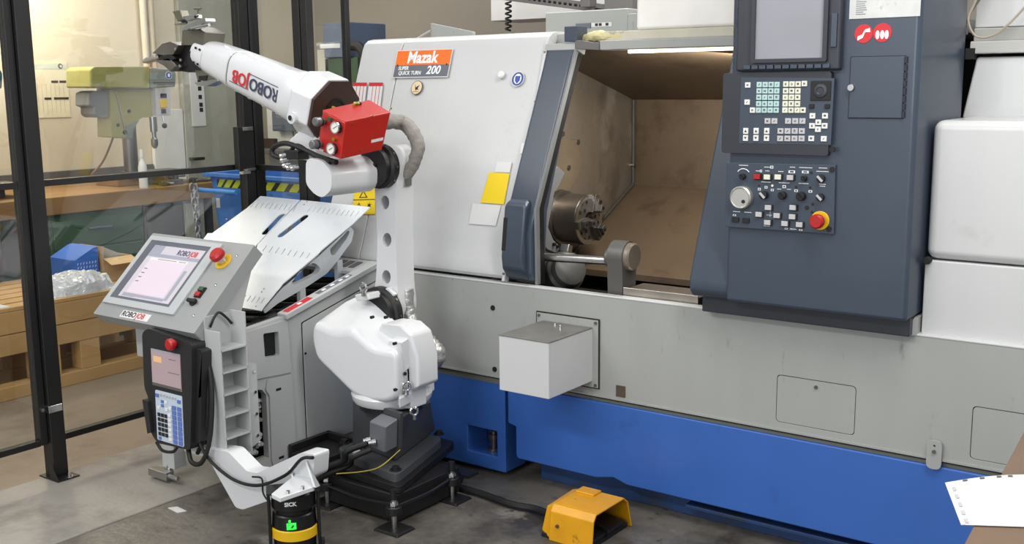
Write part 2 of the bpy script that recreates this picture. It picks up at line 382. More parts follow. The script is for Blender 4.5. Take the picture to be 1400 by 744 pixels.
# ---- sliding door (leans back) and fixed front
DF = Fr((0,3.40,.826),(1,0,0),(0,.327,.971))
prof = [(3.98,1.812),(3.80,1.812),(3.765,1.806),(3.742,1.79),(3.728,1.765),(3.43,.905),(3.412,.866),(3.411,.846),(3.424,.832),(3.445,.828),(3.50,.828),(3.50,.86),(3.47,.90),(3.77,1.74),(3.80,1.775),(3.98,1.775)]
door = obj('sliding_door', prism(prof,'x',-3.352,-2.560), m_machwhite, lathe, bevel=.004, sharp=25)
rl = [(3.98,1.812),(3.80,1.812),(3.765,1.806),(3.742,1.79),(3.728,1.765),(3.43,.905),(3.412,.866),(3.411,.846),(3.424,.832),(3.445,.828),(3.9,.828)]
obj('fixed_front_cover', prism(rl,'x',-3.60,-3.357), m_machwhite, lathe, bevel=.03, seg=4, sharp=25)
obj('headstock_housing', prism([(3.56,.70),(4.9,.70),(4.9,1.78),(3.82,1.77),(3.78,1.72),(3.49,.88)],'x',-3.55,-2.70), m_dgrey, lathe)
fl = DF
def dpoly(pts): return DF.poly(pts)
# door edge strip: white return, slate pull strip, steel edge
obj('door_edge_flange', [fbox(DF,-2.562,-2.548,-.0,1.0,-.03,.0035)], m_machwhite, door, bevel=.003)
for v in (.03,.10,.30,.52,.74,.95): obj('flange_screw', cyl(DF.at(-2.555,v,.003),DF.at(-2.555,v,.008),.005,n=8), m_darksteel, door)
pull = obj('pull_strip', [prism([(3.43,.83),(3.405,.862),(3.405,1.02),(3.43,1.12),(3.712,1.745),(3.76,1.745),(3.52,1.10),(3.50,.83)],'x',-2.547,-2.418)], m_cab, door, bevel=.012, seg=3)
obj('pull_lower_box', prism([(3.378,.885),(3.372,.935),(3.40,1.14),(3.44,1.16),(3.46,.835),(3.42,.835)],'x',-2.544,-2.44), m_cab, pull, bevel=.015, seg=3)
obj('pull_recess', fbox(Fr((0,3.374,.935),(1,0,0),(0,.028,.205)),-2.542,-2.522,.02,.15,.0,.002), m_rubber, pull)
obj('edge_strip', prism([(3.425,.822),(3.420,1.12),(3.712,1.748),(3.735,1.748),(3.445,1.12),(3.45,.822)],'x',-2.417,-2.406), m_motor, door, bevel=.002)
obj('edge_seal', prism([(3.452,.822),(3.447,1.12),(3.737,1.745),(3.77,1.745),(3.48,1.12),(3.485,.822)],'x',-2.425,-2.410), m_rubber, door)
sw = obj('door_switch', fbox(DF,*sum(([a,b] for a,b in zip(DF.uv(714,211),DF.uv(733,197))),[])[:4],.0,.018) if False else fbox(DF,DF.uv(714,204)[0],DF.uv(733,204)[0],DF.uv(723,212)[1],DF.uv(723,197)[1],0,.014), m_keywhite, door, bevel=.003)
a = DF.uv(724,204); obj('switch_cap', cyl(DF.at(a[0],a[1],.014),DF.at(a[0],a[1],.024),.018,n=18), m_keywhite, sw, bevel=.002)
obj('door_top_corner', fbox(DF,-2.56,-2.40,.955,.985,-.06,.004), m_splash, door, bevel=.004)
# stickers and signs on the door
np_ = dpoly([(546,70),(619.8,67.8),(614.8,88.5),(542,89.3)]); gp = dpoly([(542,89.3),(614.8,88.5),(610.4,104.7),(536.2,105.5)])
us = [p[0] for p in np_]+[p[0] for p in gp]; u0 = (np_[0][0]+gp[3][0])/2; u1 = (np_[1][0]+gp[2][0])/2; v2 = (np_[0][1]+np_[1][1])/2; vm = (gp[0][1]+gp[1][1])/2; v0 = (gp[2][1]+gp[3][1])/2
sg = obj('machine_nameplate', fbox(DF,u0-.004,u1+.004,v0-.004,v2+.004,.0005,.0015), m_paper, door, label='orange and slate maker sign')
obj('orange_field', fbox(DF,u0,u1,vm,v2,.0015,.002), m_orange, sg); obj('slate_field', fbox(DF,u0,u1,v0,vm,.0015,.002), m_signgrey, sg)
w_ = u1-u0; h_ = v2-v0
text('Mazak', DF, (u0+u1)/2-.004, (vm+v2)/2-.001, (v2-vm)*1.12, m_textw, sg, n=.0022, shear=.05, sx=.92, bold=.0022)
text('SUPER', DF, u0+.17*w_, vm-.27*(vm-v0), .024, m_textw, sg, n=.0022, shear=.1, bold=.0005, sx=.9)
text('QUICK TURN', DF, u0+.30*w_, vm-.68*(vm-v0), .024, m_textw, sg, n=.0022, shear=.1, bold=.0005, sx=.9)
text('200', DF, u0+.73*w_, vm-.48*(vm-v0), .052, m_textw, sg, n=.0022, shear=.15, bold=.0012)
for u in (u0+.015,u1-.015): obj('rivet', cyl(DF.at(u,vm,.001),DF.at(u,vm,.004),.004,n=8), m_rubber, sg)
c = DF.uv(570,120); em = obj('round_emblem', plate(circ(c[0],c[1],.032,28,.032),[],DF,.0005,.0015), m_textk, door, label='round cream emblem with a black bird')
obj('emblem_face', plate(circ(c[0],c[1],.0295,28,.0295),[],DF,.0015,.002), m_cream, em)
b_ = [(-.012,.016),(-.004,.0),(.0,.004),(.016,.012),(.006,-.004),(.016,-.010),(.002,-.009),(-.004,-.014),(-.008,-.002)]
obj('bird_mark', plate([(c[0]+x,c[1]+y) for x,y in b_],[],DF,.002,.0025), m_textk, em)
obj('emblem_line', fbox(DF,c[0]-.018,c[0]+.016,c[1]-.019,c[1]-.0165,.002,.0025), m_textr, em)
c = DF.uv(686,103); obj('white_plug', rev([(.016,0),(.016,.008),(.011,.013)],DF.at(*c,0),DF.N,18), m_keywhite, door)
c = DF.uv(708,108); sb = obj('face_shield_sign', plate(circ(c[0],c[1],.032,28,.032),[],DF,.0005,.0012), m_paper, door, label='round blue eye and ear protection sign')
obj('sign_disc', plate(circ(c[0],c[1],.029,28,.029),[],DF,.0012,.0016), m_signblue, sb)
obj('head_mark', plate(circ(c[0],c[1],.019,20,.022),[],DF,.0016,.002), m_textw, sb)
obj('mask_mark', plate([(c[0]-.013,c[1]+.012),(c[0]+.013,c[1]+.012),(c[0]+.012,c[1]-.008),(c[0],c[1]-.021),(c[0]-.012,c[1]-.008)],[],DF,.002,.0024), m_signblue, sb)
def sticker(pts, m, name, lab, t=.001, par=None): return obj(name, plate(DF.poly(pts),[],DF,.0005,t), m, par or door, label=lab)
sticker([(669,236),(697,237),(689,279.5),(657,277)], m_ylabel, 'yellow_sticker', 'yellow sticker on the sliding door')
sticker([(680,221),(700,222),(697,236),(676,235.5)], m_paper, 'paper_sticker', 'small white sticker')
sticker([(646,278),(685,281),(678,309),(641,306)], m_paper, 'paper_sticker', 'white sticker below the yellow one')
for a,b in ((483,502),(505,524)):
    s_ = obj('inspection_sticker', plate(DF.poly([(a,113),(b,113),(b-5,156),(a-5,156)]),[],DF,.0005,.001), m_paper, lathe, label='white sheet with red rules')
    obj('red_header', plate(DF.poly([(a,113),(b,113),(b-.6,118),(a-.6,118)]),[],DF,.001,.0014), m_textr, s_)
    for k in range(1,4):
        x = a+(b-a)*k/4; obj('red_rule', plate(DF.poly([(x,118),(x+.7,118),(x-4,156),(x-4.7,156)]),[],DF,.001,.0014), m_textr, s_)
wsn = obj('warning_sign', plate(DF.poly([(485,260),(513,256),(513,293),(482,293)]),[],DF,.0005,.0012), m_ylabel, lathe, label='yellow hazard sticker with black pictograms')
obj('sign_divider', plate(DF.poly([(483,273),(513,272.2),(513,273.4),(483,274.2)]),[],DF,.0012,.0016), m_textk, wsn)
for tr in ([(491,271),(497,260),(503,270.5)],[(486,287),(491,277),(496,286.5)]):
    i_ = [tuple((1-.35)*q+.35*sum(z[k] for z in tr)/3 for k,q in enumerate(p)) for p in tr]
    obj('triangle_mark', plate(DF.poly(tr),[DF.poly(i_)],DF,.0012,.0016), m_textk, wsn)
c = DF.uv(505,281); obj('burst_mark', plate([(c[0]+(.016 if i%2 else .006)*math.cos(i*math.pi/6),c[1]+(.016 if i%2 else .006)*math.sin(i*math.pi/6)) for i in range(12)],[],DF,.0012,.0016), m_textk, wsn)
# ---- working chamber
XH = -2.66
obj('headstock_wall', plate([(3.47,.70),(4.62,.70),(4.62,1.53),(3.84,1.755),(3.78,1.755)],[],FX(XH),-.03,0), m_interior, lathe)
obj('chamber_back', box(XH,-1.2,4.60,4.63,.95,1.56), m_bed, lathe)
obj('chamber_roof', hexa([(XH,4.62,1.515),(-1.2,4.62,1.515),(-1.2,3.82,1.735),(XH,3.82,1.735)],[(XH,4.62,1.535),(-1.2,4.62,1.535),(-1.2,3.82,1.755),(XH,3.82,1.755)]), m_bed, lathe)
obj('bed_cover', hexa([(XH,4.62,1.09),(-1.2,4.62,1.09),(-1.2,3.99,.765),(XH,3.99,.765)],[(XH,4.62,1.12),(-1.2,4.62,1.12),(-1.2,3.99,.795),(XH,3.99,.795)]), m_bed, lathe, bevel=.003)
obj('corner_strip', [tube([(XH+.008,4.59,1.52),(XH+.008,4.59,1.115),(XH+.008,4.0,.812)],.007,8,0)], m_cast, lathe)
for y,z in ((4.3,.985),(4.12,.892),(4.02,.84)): obj('cover_bolt', cyl((XH+.004,y,z),(XH+.02,y,z),.010,n=8), m_darksteel, lathe)
obj('chip_trough', [box(XH,-1.2,3.60,4.1,.66,.70),box(XH,-1.2,3.58,3.61,.66,.79)], m_rubber, lathe)
obj('wall_plate', plate([FX(XH).uv(*p) for p in ((758,192),(791,191),(791,238),(775,262),(750,262))],[],FX(XH),0,.012), mat('worn_grey_plate',(140,126,106),.4,.4,var=.2,scale=5), lathe, bevel=.003)
for px,py in ((774,229),(864,226),(787,194),(766,183)):
    a = FX(XH).uv(px,py); obj('wall_bolt', cyl((XH,a[0],a[1]),(XH+.018,a[0],a[1]),.011,n=10), m_darksteel, lathe)
obj('work_lamp', cyl((-2.22,3.80,1.722),(-1.66,3.80,1.722),.007,n=10), m_lamp, lathe, label='lit work lamp above the opening')
wl_ = area('chamber_lamp', (-1.95,3.83,1.70), (-2.15,4.15,1.0), .55, .03, 10.0, (1,.95,.86)); wl_.parent = lathe; wl_.location -= V(lathe.location)
# chuck
cx0, cy, cz = -2.50, 3.95, 1.02
ck = obj('chuck_body', rev([(.118,-.155),(.118,-.122),(.106,-.12),(.108,-.112),(.108,-.006),(.102,0),(.03,0),(.03,-.03)],(cx0,cy,cz),(1,0,0),48), m_darksteel, lathe, bevel=0)
obj('chuck_rim', annulus((cx0-.004,cy,cz),(1,0,0),.090,.1085,.005,48), m_steel, ck)
for k in range(3):
    a0 = math.radians(188+120*k); e = V((0,math.cos(a0),math.sin(a0))); t = V((0,-math.sin(a0),math.cos(a0)))
    fj = Fr((cx0,cy,cz),e,t)
    jw = obj('chuck_jaw', [fbox(fj,.028,.112,-.017,.017,-.004,.022),fbox(fj,.034,.092,-.015,.015,.022,.04),fbox(fj,.036,.066,-.013,.013,.04,.06)], m_darksteel, ck, bevel=.002)
    for r_ in (.055,.082): obj('jaw_bolt', cyl(fj.at(r_,0,.04 if r_>.06 else .06),fj.at(r_,0,.045 if r_>.06 else .064),.007,n=8), m_rubber, jw)
    for da,r_ in ((35,.078),(60,.052),(85,.078),(60,.09)):
        a1 = a0+math.radians(da); obj('face_hole', cyl((cx0-.006,cy+r_*math.cos(a1),cz+r_*math.sin(a1)),(cx0+.0008,cy+r_*math.cos(a1),cz+r_*math.sin(a1)),.0085,n=10), m_rubber, ck)
fb = FX(-2.50)
arm_ = [(733,286),(748,250),(757,232),(763,227),(773,237),(766,252),(759,262),(750,311),(757,328),(767,338),(761,347),(749,342),(735,326)]
br_ = obj('swing_bracket', plate([fb.uv(*p) for p in arm_],[],fb,-.035,0), m_motor, lathe, bevel=.005)
for px,py in ((756,334),(761,337)):
    a = fb.uv(px,py); obj('bracket_bolt', cyl((-2.50,a[0],a[1]),(-2.487,a[0],a[1]),.007,n=8), m_rubber, br_)
obj('spindle_cover', rev([(.125,0),(.125,.012),(.118,.016)],(XH,cy,cz),(1,0,0),32), m_darksteel, lathe, bevel=.004)
# tool setter bar and eye
bar = obj('setter_bar', [cyl((-2.45,3.5,.921),(-2.10,3.5,.935),.017)], m_steel, lathe)
ey = obj('setter_eye', [prism([(3.455,.78)]+[(3.5+.058*math.cos(math.radians(a)),.958+.058*math.sin(math.radians(a))) for a in range(200,-21,-10)]+[(3.545,.78)],'x',-2.10,-2.035)], m_cast, lathe, bevel=.008, seg=3)
obj('eye_cap', rev([(.052,0),(.052,.018),(.046,.024)],(-2.036,3.5,.958),(1,0,0),32), mat('aged_grey_cap',(128,118,106),.4,.4,var=.12), ey)
obj('eye_collar', cyl((-2.128,3.5,.947),(-2.10,3.5,.947),.036), m_cast, ey, bevel=.004)
d_ = (.8,-.45,.4)
obj('lower_turret', [rev([(.060,-.12),(.075,-.11),(.075,-.04),(.083,-.035),(.083,.0),(.072,.01),(.068,.045),(.05,.055)],(-2.40,3.62,.85),d_,32)], m_cast, lathe)
obj('turret_key', [fbox(Fr((-2.37,3.58,.945),(1,0,0),(0,.3,.9)),-.02,.02,-.01,.02,-.01,.02)], m_steel, lathe, bevel=.002)
obj('chip_tray', [box(-2.03,-1.72,3.45,3.60,.79,.842),box(-2.03,-1.72,3.445,3.452,.79,.85)], mat('scuffed_tray_steel',(176,168,158),.3,.85,var=.15,scale=12), lathe, bevel=.003)
# ---- upper trim above the opening
obj('roof_plate', box(-3.56,-.98,3.80,5.1,1.756,1.80), m_splash, lathe)
obj('top_rail', box(-2.30,-1.62,3.71,3.80,1.728,1.765), m_splash, lathe, bevel=.004)
obj('top_rail_upper', box(-2.30,-1.62,3.735,3.80,1.765,1.80), mat('grimy_pale_rail',(196,192,174),.6,var=.08,scale=10,dirt=[((130,116,80),.58,.7,12)]), lathe, bevel=.003)
obj('foam_strip', [tube([(-2.40,3.76,1.775),(-2.33,3.75,1.785),(-2.27,3.75,1.78),(-2.2,3.75,1.785)],lambda t: .022*(1-.5*abs(t-.4)),10,5,.15)], m_foam, lathe)
obj('rail_end_block', box(-2.46,-2.40,3.70,3.78,1.765,1.825), m_cab, lathe, bevel=.003)
obj('front_trim', hexa([(-2.41,3.70,1.735),(-2.30,3.70,1.728),(-2.30,3.80,1.728),(-2.41,3.80,1.735)],[(-2.41,3.70,1.772),(-2.30,3.71,1.755),(-2.30,3.80,1.755),(-2.41,3.80,1.772)]), m_dgrey, lathe, bevel=.003)
obj('top_hood', prism([(-2.155,1.80),(-1.60,1.80),(-1.60,2.3),(-2.13,2.3),(-2.155,1.90)],'y',3.74,4.4), mat('bright_white_hood',(236,234,228),.4), lathe, bevel=.015, seg=3)
tc_ = obj('top_cover_box', box(-2.93,-2.49,4.25,4.7,1.80,1.925), m_splash, lathe, bevel=.006)
obj('cover_flap', box(-2.49,-2.42,4.25,4.5,1.80,1.90), m_splash, tc_, bevel=.003)
obj('cover_tag', box(-2.76,-2.68,4.246,4.25,1.845,1.868), m_signgrey, tc_); obj('cover_tag', box(-2.675,-2.57,4.246,4.25,1.85,1.868), m_paper, tc_)
for u in (-2.655,-2.635,-2.60): obj('tag_mark', box(u,u+.014,4.244,4.2465,1.853,1.865), m_textk, tc_)
obj('fin_plate', hexa([(-3.50,4.1,1.80),(-3.24,4.1,1.80),(-3.24,4.12,1.80),(-3.50,4.12,1.80)],[(-3.50,4.1,1.895),(-3.24,4.1,1.845),(-3.24,4.12,1.845),(-3.50,4.12,1.895)]), m_splash, lathe, bevel=.002)
obj('fin_stay', tube([(-3.60,4.05,1.80),(-3.5,4.1,1.86)],.006,6,0), m_splash, lathe)
# ---- control cabinet
YC = 3.30; XC0, XC1, XC2 = -1.69, -1.545, -.95
obj('slant_side_panel', prism([(3.335,.872),(3.315,.895),(3.312,.935),(3.625,1.735),(3.66,2.3),(4.3,2.3),(4.3,.872)],'x',XC0,XC1+.02), m_cab, lathe, bevel=.010, seg=3)
cabn = obj('control_cabinet', prism([(XC1,YC),(XC2-.006,YC),(XC2,YC+.012),(XC2,3.80),(XC1,3.80)],'z',.875,2.3), m_cab, lathe, bevel=.012, seg=3)
obj('cabinet_sill', box(XC0+.03,XC2-.005,3.355,3.8,.817,.876), m_cabdark, lathe, bevel=.004)
obj('sill_end', hexa([(XC2-.03,3.36,.817),(XC2+.008,3.40,.817),(XC2+.008,3.5,.817),(XC2-.03,3.5,.817)],[(XC2-.002,3.39,.872),(XC2+.008,3.40,.872),(XC2+.008,3.5,.872),(XC2-.03,3.5,.872)]), m_splash, lathe)
F3 = FY(YC)
def rect_px(f, x0, y0, x1, y1):
    a = f.uv(x0, (y0+y1)/2); b = f.uv(x1, (y0+y1)/2); c = f.uv((x0+x1)/2, y0); d = f.uv((x0+x1)/2, y1); return a[0], b[0], d[1], c[1]
# screen unit
u0,u1,v0,v1 = -1.487,-1.170,1.628,1.90
scr = obj('screen_unit', fbox(F3,-1.517,-1.178,1.632,1.93,0,.03), m_cabdark, lathe, bevel=.008, seg=3)
f4 = FY(YC-.03)
a = [f4.uv(1035,0)[0], f4.uv(1127,40)[0], f4.uv(1077,80)[1]]
obj('screen_bezel', plate(rrect(a[0]-.012,a[2]-.012,a[1]+.014,1.935,.006),[[(a[0],a[2]),(a[1],a[2]),(a[1],1.925),(a[0],1.925)]],f4,0,.012), m_cabdark, scr, bevel=.003)
obj('display_glass', fbox(f4,a[0],a[1],a[2],1.925,0,.003), m_screen, scr, label='grey reflective display')
obj('bezel_latch', fbox(f4,a[1]+.022,a[1]+.040,1.70,1.80,.0,.006), m_cab, scr, bevel=.002)
kx0,kx1 = f4.uv(1017,93)[0], f4.uv(1136,89)[0]; kz = f4.uv(1077,91)[1]
for i in range(11):
    w = (kx1-kx0)/11; obj('soft_key', fbox(f4,kx0+i*w+.002,kx0+(i+1)*w-.002,kz-.007,kz+.006,0,.008), m_cab, scr, bevel=.002)
for px,py in ((1013,15),(1012.5,31)):
    c = F3.uv(px,py); b1 = obj('side_button', fbox(F3,c[0]-.010,c[0]+.010,c[1]-.012,c[1]+.012,0,.008), m_rubber, lathe, bevel=.002)
    obj('button_cap', fbox(F3,c[0]-.006,c[0]+.006,c[1]-.007,c[1]+.007,.008,.011), m_keywhite if py<20 else m_keygrey, b1, bevel=.001)
# keyboard
kb = obj('keyboard_unit', plate(rrect(-1.563,1.372,-1.205,1.628,.008),[],F3,0,.022), m_cabdark, lathe, bevel=.005, seg=3)
f5 = FY(YC-.022)
fr_ = f5.poly([(1013.5,105.5),(1141,107),(1136,198),(1010.5,196)])
obj('key_field', plate(fr_,[],f5,0,.0012), m_cab, kb)
leg_geo = []
def key(cx, cy, m, w=44, h=44, lab=None, d=.005, glyph=True, nm='key'):
    p = f5.uv(1000+cx*.16129, 95+cy*.16129); hw = w*.16129*.00244/2; hh = h*.16129*.00236/2
    obj(nm, fbox(f5,p[0]-hw,p[0]+hw,p[1]-hh,p[1]+hh,.001,d), m, kb, bevel=.0008, seg=1)
    if glyph:
        gx = random.uniform(.28,.42)*hw; gy = random.uniform(.3,.45)*hh; k_ = random.randrange(4) if glyph is True else glyph
        if k_ == 'up': leg_geo.append(plate([(p[0]-.5*hw,p[1]-.4*hh),(p[0]+.5*hw,p[1]-.4*hh),(p[0],p[1]+.4*hh)],[],f5,d,d+.0004))
        elif k_ == 'down': leg_geo.append(plate([(p[0]-.5*hw,p[1]+.4*hh),(p[0]+.5*hw,p[1]+.4*hh),(p[0],p[1]-.4*hh)],[],f5,d,d+.0004))
        elif k_ == 0: leg_geo.append(plate(circ(p[0],p[1],gx,8,gy),[circ(p[0],p[1],gx*.55,8,gy*.55)],f5,d,d+.0004))
        elif k_ == 1: leg_geo.extend([fbox(f5,p[0]-gx,p[0]+gx,p[1]+gy*q,p[1]+gy*q+.0016,d,d+.0004) for q in (-.8,.0,.7)])
        elif k_ == 2: leg_geo.append(plate([(p[0]-gx,p[1]-gy),(p[0]-gx*.3,p[1]-gy),(p[0]+gx,p[1]+gy),(p[0]+gx*.3,p[1]+gy)],[],f5,d,d+.0004))
        else: leg_geo.extend([fbox(f5,p[0]-gx,p[0]-gx*.4,p[1]-gy,p[1]+gy,d,d+.0004),fbox(f5,p[0]+gx*.4,p[0]+gx,p[1]-gy,p[1]+gy,d,d+.0004),fbox(f5,p[0]-gx*.4,p[0]+gx*.4,p[1]-.001,p[1]+.001,d,d+.0004)])
for r,cyy in enumerate((128,182,236,291,345)):
    for c_ in range(4): key(240+50*c_-1.8*r,cyy,m_keyteal)
    for c_ in range(3): key(465+52*c_-2*r,cyy-4 if r==0 else cyy,m_keycream)
key(182,345,m_keywhite); key(622,120,m_keycream); key(610,345,m_keycream)
for c_ in ((310,437),(368,437),(484,437),(545,437),(605,437),(420,522),(480,522),(540,522),(600,522),(417,585),(478,585),(538,585),(598,585)): key(*c_,m_keygrey,50,46)
for c_ in ((690,393),(797,393),(740,448),(687,478),(793,478),(737,507),(680,585),(786,587),(142,132),(137,277)): key(*c_,m_keywhite,46,44)
for x in (125,213,303):
    key(x,521,m_keywhite,44,50,glyph='up'); key(x-2,581,m_keywhite,44,50,glyph='down')
obj('key_legends', leg_geo, m_textk, kb, kind='stuff')
a = f5.uv(1000+760*.16129,95+180*.16129); jp = obj('joystick_pad', fbox(f5,a[0]-.032,a[0]+.032,a[1]-.030,a[1]+.030,.001,.005), m_rubber, kb, bevel=.002)
obj('joystick_bowl', rev([(.022,0),(.020,.003),(.012,.004),(.010,.002)],f5.at(a[0],a[1],.005),f5.N,20), m_cabdark, jp)
for cx in (683,815):
    p = f5.uv(1000+cx*.16129,95+312*.16129); obj('arrow_button', fbox(f5,p[0]-.008,p[0]+.008,p[1]-.007,p[1]+.007,.001,.006), m_rubber, kb, bevel=.002)
p = f5.uv(1138.5,204.5); obj('lock_screw', cyl(f5.at(*p,0),f5.at(*p,.006),.009,n=12), m_rubber, kb)
# button panel
bp = obj('button_panel', plate(F3.poly([(995.3,221.7),(1144,225),(1141.7,320),(993,309.6)]),[],F3,0,.012), m_cab, lathe, bevel=.002)
f6 = FY(YC-.012)
def bpx(cx, cy): return f6.uv(985+cx*.14785, 215+cy*.14785)
for (cx,cyy),m in (((347,178),m_redbtn),((440,182),m_keycream),((540,182),m_keycream),((653,187),m_keygrey),((450,464),m_keygrey),((363,527),m_keygrey),((530,538),m_keygrey),((443,602),m_keygrey),((678,464),m_keygrey),((672,549),m_keygrey),((603,612),m_keygrey),((738,622),m_keygrey)):
    p = bpx(cx,cyy); b1 = obj('push_button', fbox(f6,p[0]-.0125,p[0]+.0145,p[1]-.011,p[1]+.0095,0,.005), m_rubber, bp, bevel=.001); obj('button_cap', fbox(f6,p[0]-.011,p[0]+.010,p[1]-.008,p[1]+.008,.005,.010), m, b1, bevel=.001)
for cx,cyy in ((142,578),(238,585)):
    p = bpx(cx,cyy); obj('push_button', fbox(f6,p[0]-.012,p[0]+.012,p[1]-.008,p[1]+.008,0,.006), m_rubber, bp, bevel=.001)
for cx,cyy,r_,h in ((412,348,.013,.02),(580,352,.013,.016),(755,360,.014,.02),(780,195,.009,.012),(935,197,.013,.012),(930,370,.012,.014),(212,178,.010,.014)):
    p = bpx(cx,cyy); kn = obj('selector_knob', cyl(f6.at(*p,0),f6.at(*p,h),r_,n=16), m_rubber, bp, bevel=.002)
    obj('pointer', fbox(Fr(f6.at(*p,h),(.7,0,.7),(-.7,0,.7)),-.003,.003,-r_*.9,r_*.9,0,.006), m_keygrey if cx in (412,935,930) else m_blackgloss, kn)
p = bpx(205,370); hw = obj('handwheel', rev([(.037,0),(.037,.018),(.033,.022),(.030,.020),(.0,.020)],f6.at(*p,0),f6.N,36), mat('brushed_handwheel',(196,194,188),.35,.7), bp)
p2 = bpx(235,405); obj('handwheel_dimple', cyl(f6.at(*p2,.019),f6.at(*p2,.0225),.006,n=12), m_rubber, hw)
p = bpx(925,585); es = obj('stop_button_base', cyl(f6.at(*p,0),f6.at(*p,.006),.030,n=28), m_yellow, bp, bevel=.002)
obj('stop_button', rev([(.014,0),(.014,.014),(.023,.018),(.023,.030),(.018,.036)],f6.at(*p,.006),f6.N,24), m_redbtn, es)
lg = []
for cx,cyy,w,h in ((215,75,90,6),(440,92,70,6),(352,127,50,6),(435,127,40,6),(560,132,50,6),(668,92,50,6),(790,97,120,6),(950,100,75,6),(945,132,110,6),(422,230,90,6),(590,237,100,6),(770,243,90,6),(945,250,60,6),(945,268,50,6),(545,295,40,5),(635,297,40,5),(360,295,26,22),(422,278,26,22),(480,303,26,20),(590,272,30,26),(700,310,32,20),(832,316,32,20),(660,135,60,24),(785,137,60,22),(150,503,70,6),(255,510,70,6),(430,636,60,6),(608,660,26,14),(675,665,60,6),(742,673,30,14),(130,535,30,16),(460,525,4,50),(452,535,50,4),(475,92,28,24),(375,127,20,22)):
    p = bpx(cx,cyy); hw_ = w*.14785*.00244/2; hh = h*.14785*.00236/2
    if h > 12: lg.append(plate([(p[0]-hw_,p[1]-hh),(p[0]+hw_,p[1]-hh),(p[0]+hw_,p[1]+hh),(p[0]-hw_,p[1]+hh)],[[(p[0]-hw_*.6,p[1]-hh*.6),(p[0]+hw_*.6,p[1]-hh*.6),(p[0]+hw_*.6,p[1]+hh*.6),(p[0]-hw_*.6,p[1]+hh*.6)]],f6,.0002,.0006))
    else:
        n_ = max(2,int(w/9))
        for i in range(n_):
            a_ = p[0]-hw_+2*hw_*i/n_; lg.append(fbox(f6,a_,a_+1.5*hw_/n_,p[1]-hh,p[1]+hh,.0002,.0006))
obj('panel_legends', lg, m_textw, bp, kind='stuff')
p = bpx(212,175); arc = [(p[0]+.024*math.cos(math.radians(a)),p[1]+.024*math.sin(math.radians(a))) for a in range(35,146,10)]
obj('dial_scale', [tube([f6.at(*q,.001) for q in arc],.0015,5,0)], m_textw, bp)
for cx,cyy,r_ in ((800,467,.007),(853,434,.004),(848,508,.004),(1033,115,.009),(1005,665,.009),(840,143,.004),(358,263,.003),(700,275,.004),(830,280,.004)):
    p = bpx(cx,cyy); obj('panel_screw', cyl(f6.at(*p,-.001),f6.at(*p,.002),r_,n=10), m_rubber, bp)
p = bpx(482,263); obj('indicator_lamp', cyl(f6.at(*p,0),f6.at(*p,.003),.004,n=10), m_keycream, bp)
# data plate, stickers and small door
r0 = rect_px(F3,1162,-14,1259,24)
dpn = obj('data_plate', fbox(F3,r0[0],r0[1],r0[2],r0[3],0,.002), mat('etched_plate',(196,196,194),.4,.5,var=.08,scale=14,dirt=[((150,150,150),.6,.7,20)]), lathe, label='etched metal data plate')
obj('data_lines', [fbox(F3,r0[0]+.02,r0[0]+.02+random.uniform(.02,.035),r0[2]+.012+.006*i,r0[2]+.014+.006*i,.002,.0025) for i in range(10)], m_signgrey, dpn, kind='stuff')
for px,py in ((1181,46),(1206.5,44.5)):
    c = F3.uv(px,py); st = obj('red_round_sticker', plate(circ(c[0],c[1],.0275,28),[],F3,0,.0015), m_textr, lathe, label='round red safety sticker')
    if px < 1190: obj('sticker_mark', plate([(c[0]-.018,c[1]-.02),(c[0]-.002,c[1]-.012),(c[0]+.004,c[1]+.004),(c[0]+.02,c[1]+.004),(c[0]+.018,c[1]+.016),(c[0]+.004,c[1]+.012),(c[0]-.004,c[1]-.002),(c[0]-.018,c[1]-.008)],[],F3,.0015,.002), m_textw, st)
    else: obj('sticker_mark', [plate(circ(c[0]+dx,c[1]-.006,.006,12,.013),[],F3,.0015,.002) for dx in (-.014,0,.013)], m_textw, st)
ru = rect_px(F3,1162,77.5,1236,161.5)
sd = obj('flap_gap', fbox(F3,ru[0]-.002,ru[1]+.002,ru[2]-.002,ru[3]+.002,0,.0006), m_rubber, lathe)
sd = obj('small_door', fbox(F3,*ru,.0006,.005), m_cab, lathe, bevel=.002)
p = F3.uv(1163,120); obj('lock_knob', cyl(F3.at(p[0]+.004,p[1],.004),F3.at(p[0]+.004,p[1],.014),.010,n=14), m_steel, sd, bevel=.001)
for i in range(8):
    z0 = ru[2]+(ru[3]-ru[2])*(i+.08)/8; z1 = ru[2]+(ru[3]-ru[2])*(i+.92)/8; obj('hinge_knuckle', cyl(F3.at(ru[1]+.003,z0,.005),F3.at(ru[1]+.003,z1,.005),.005,n=8), m_cabdark, sd)
# right-hand housings
obj('lower_housing', box(XC2+.012,XR,3.42,4.5,.817,1.052), m_machwhite, lathe, bevel=.004)
obj('upper_housing', box(XC2+.012,XR,3.42,4.5,1.055,1.480), m_machwhite, lathe, bevel=.03, seg=4)
obj('housing_knob', cyl((XC2+.022,3.40,1.052),(XC2+.022,3.425,1.052),.012,n=12), m_rubber, lathe, bevel=.002)
obj('rear_cover', prism([(XC2-.005,1.47),(XR,1.47),(XR,1.672),(XC2+.03,1.672)],'y',3.82,4.5), m_machwhite, lathe, bevel=.008)
obj('rear_rail', box(XC2+.012,XR,3.80,4.5,1.682,1.722), mat('pale_grey_rail',(186,186,182),.5), lathe, bevel=.004)
obj('rear_rail_upper', box(XC2+.012,XR,3.84,4.5,1.722,1.765), mat('grey_rail',(166,166,162),.5), lathe, bevel=.004)
obj('rear_upper_cover', box(XC2+.005,XR,3.88,4.5,1.768,2.3), m_machwhite, lathe, bevel=.004)
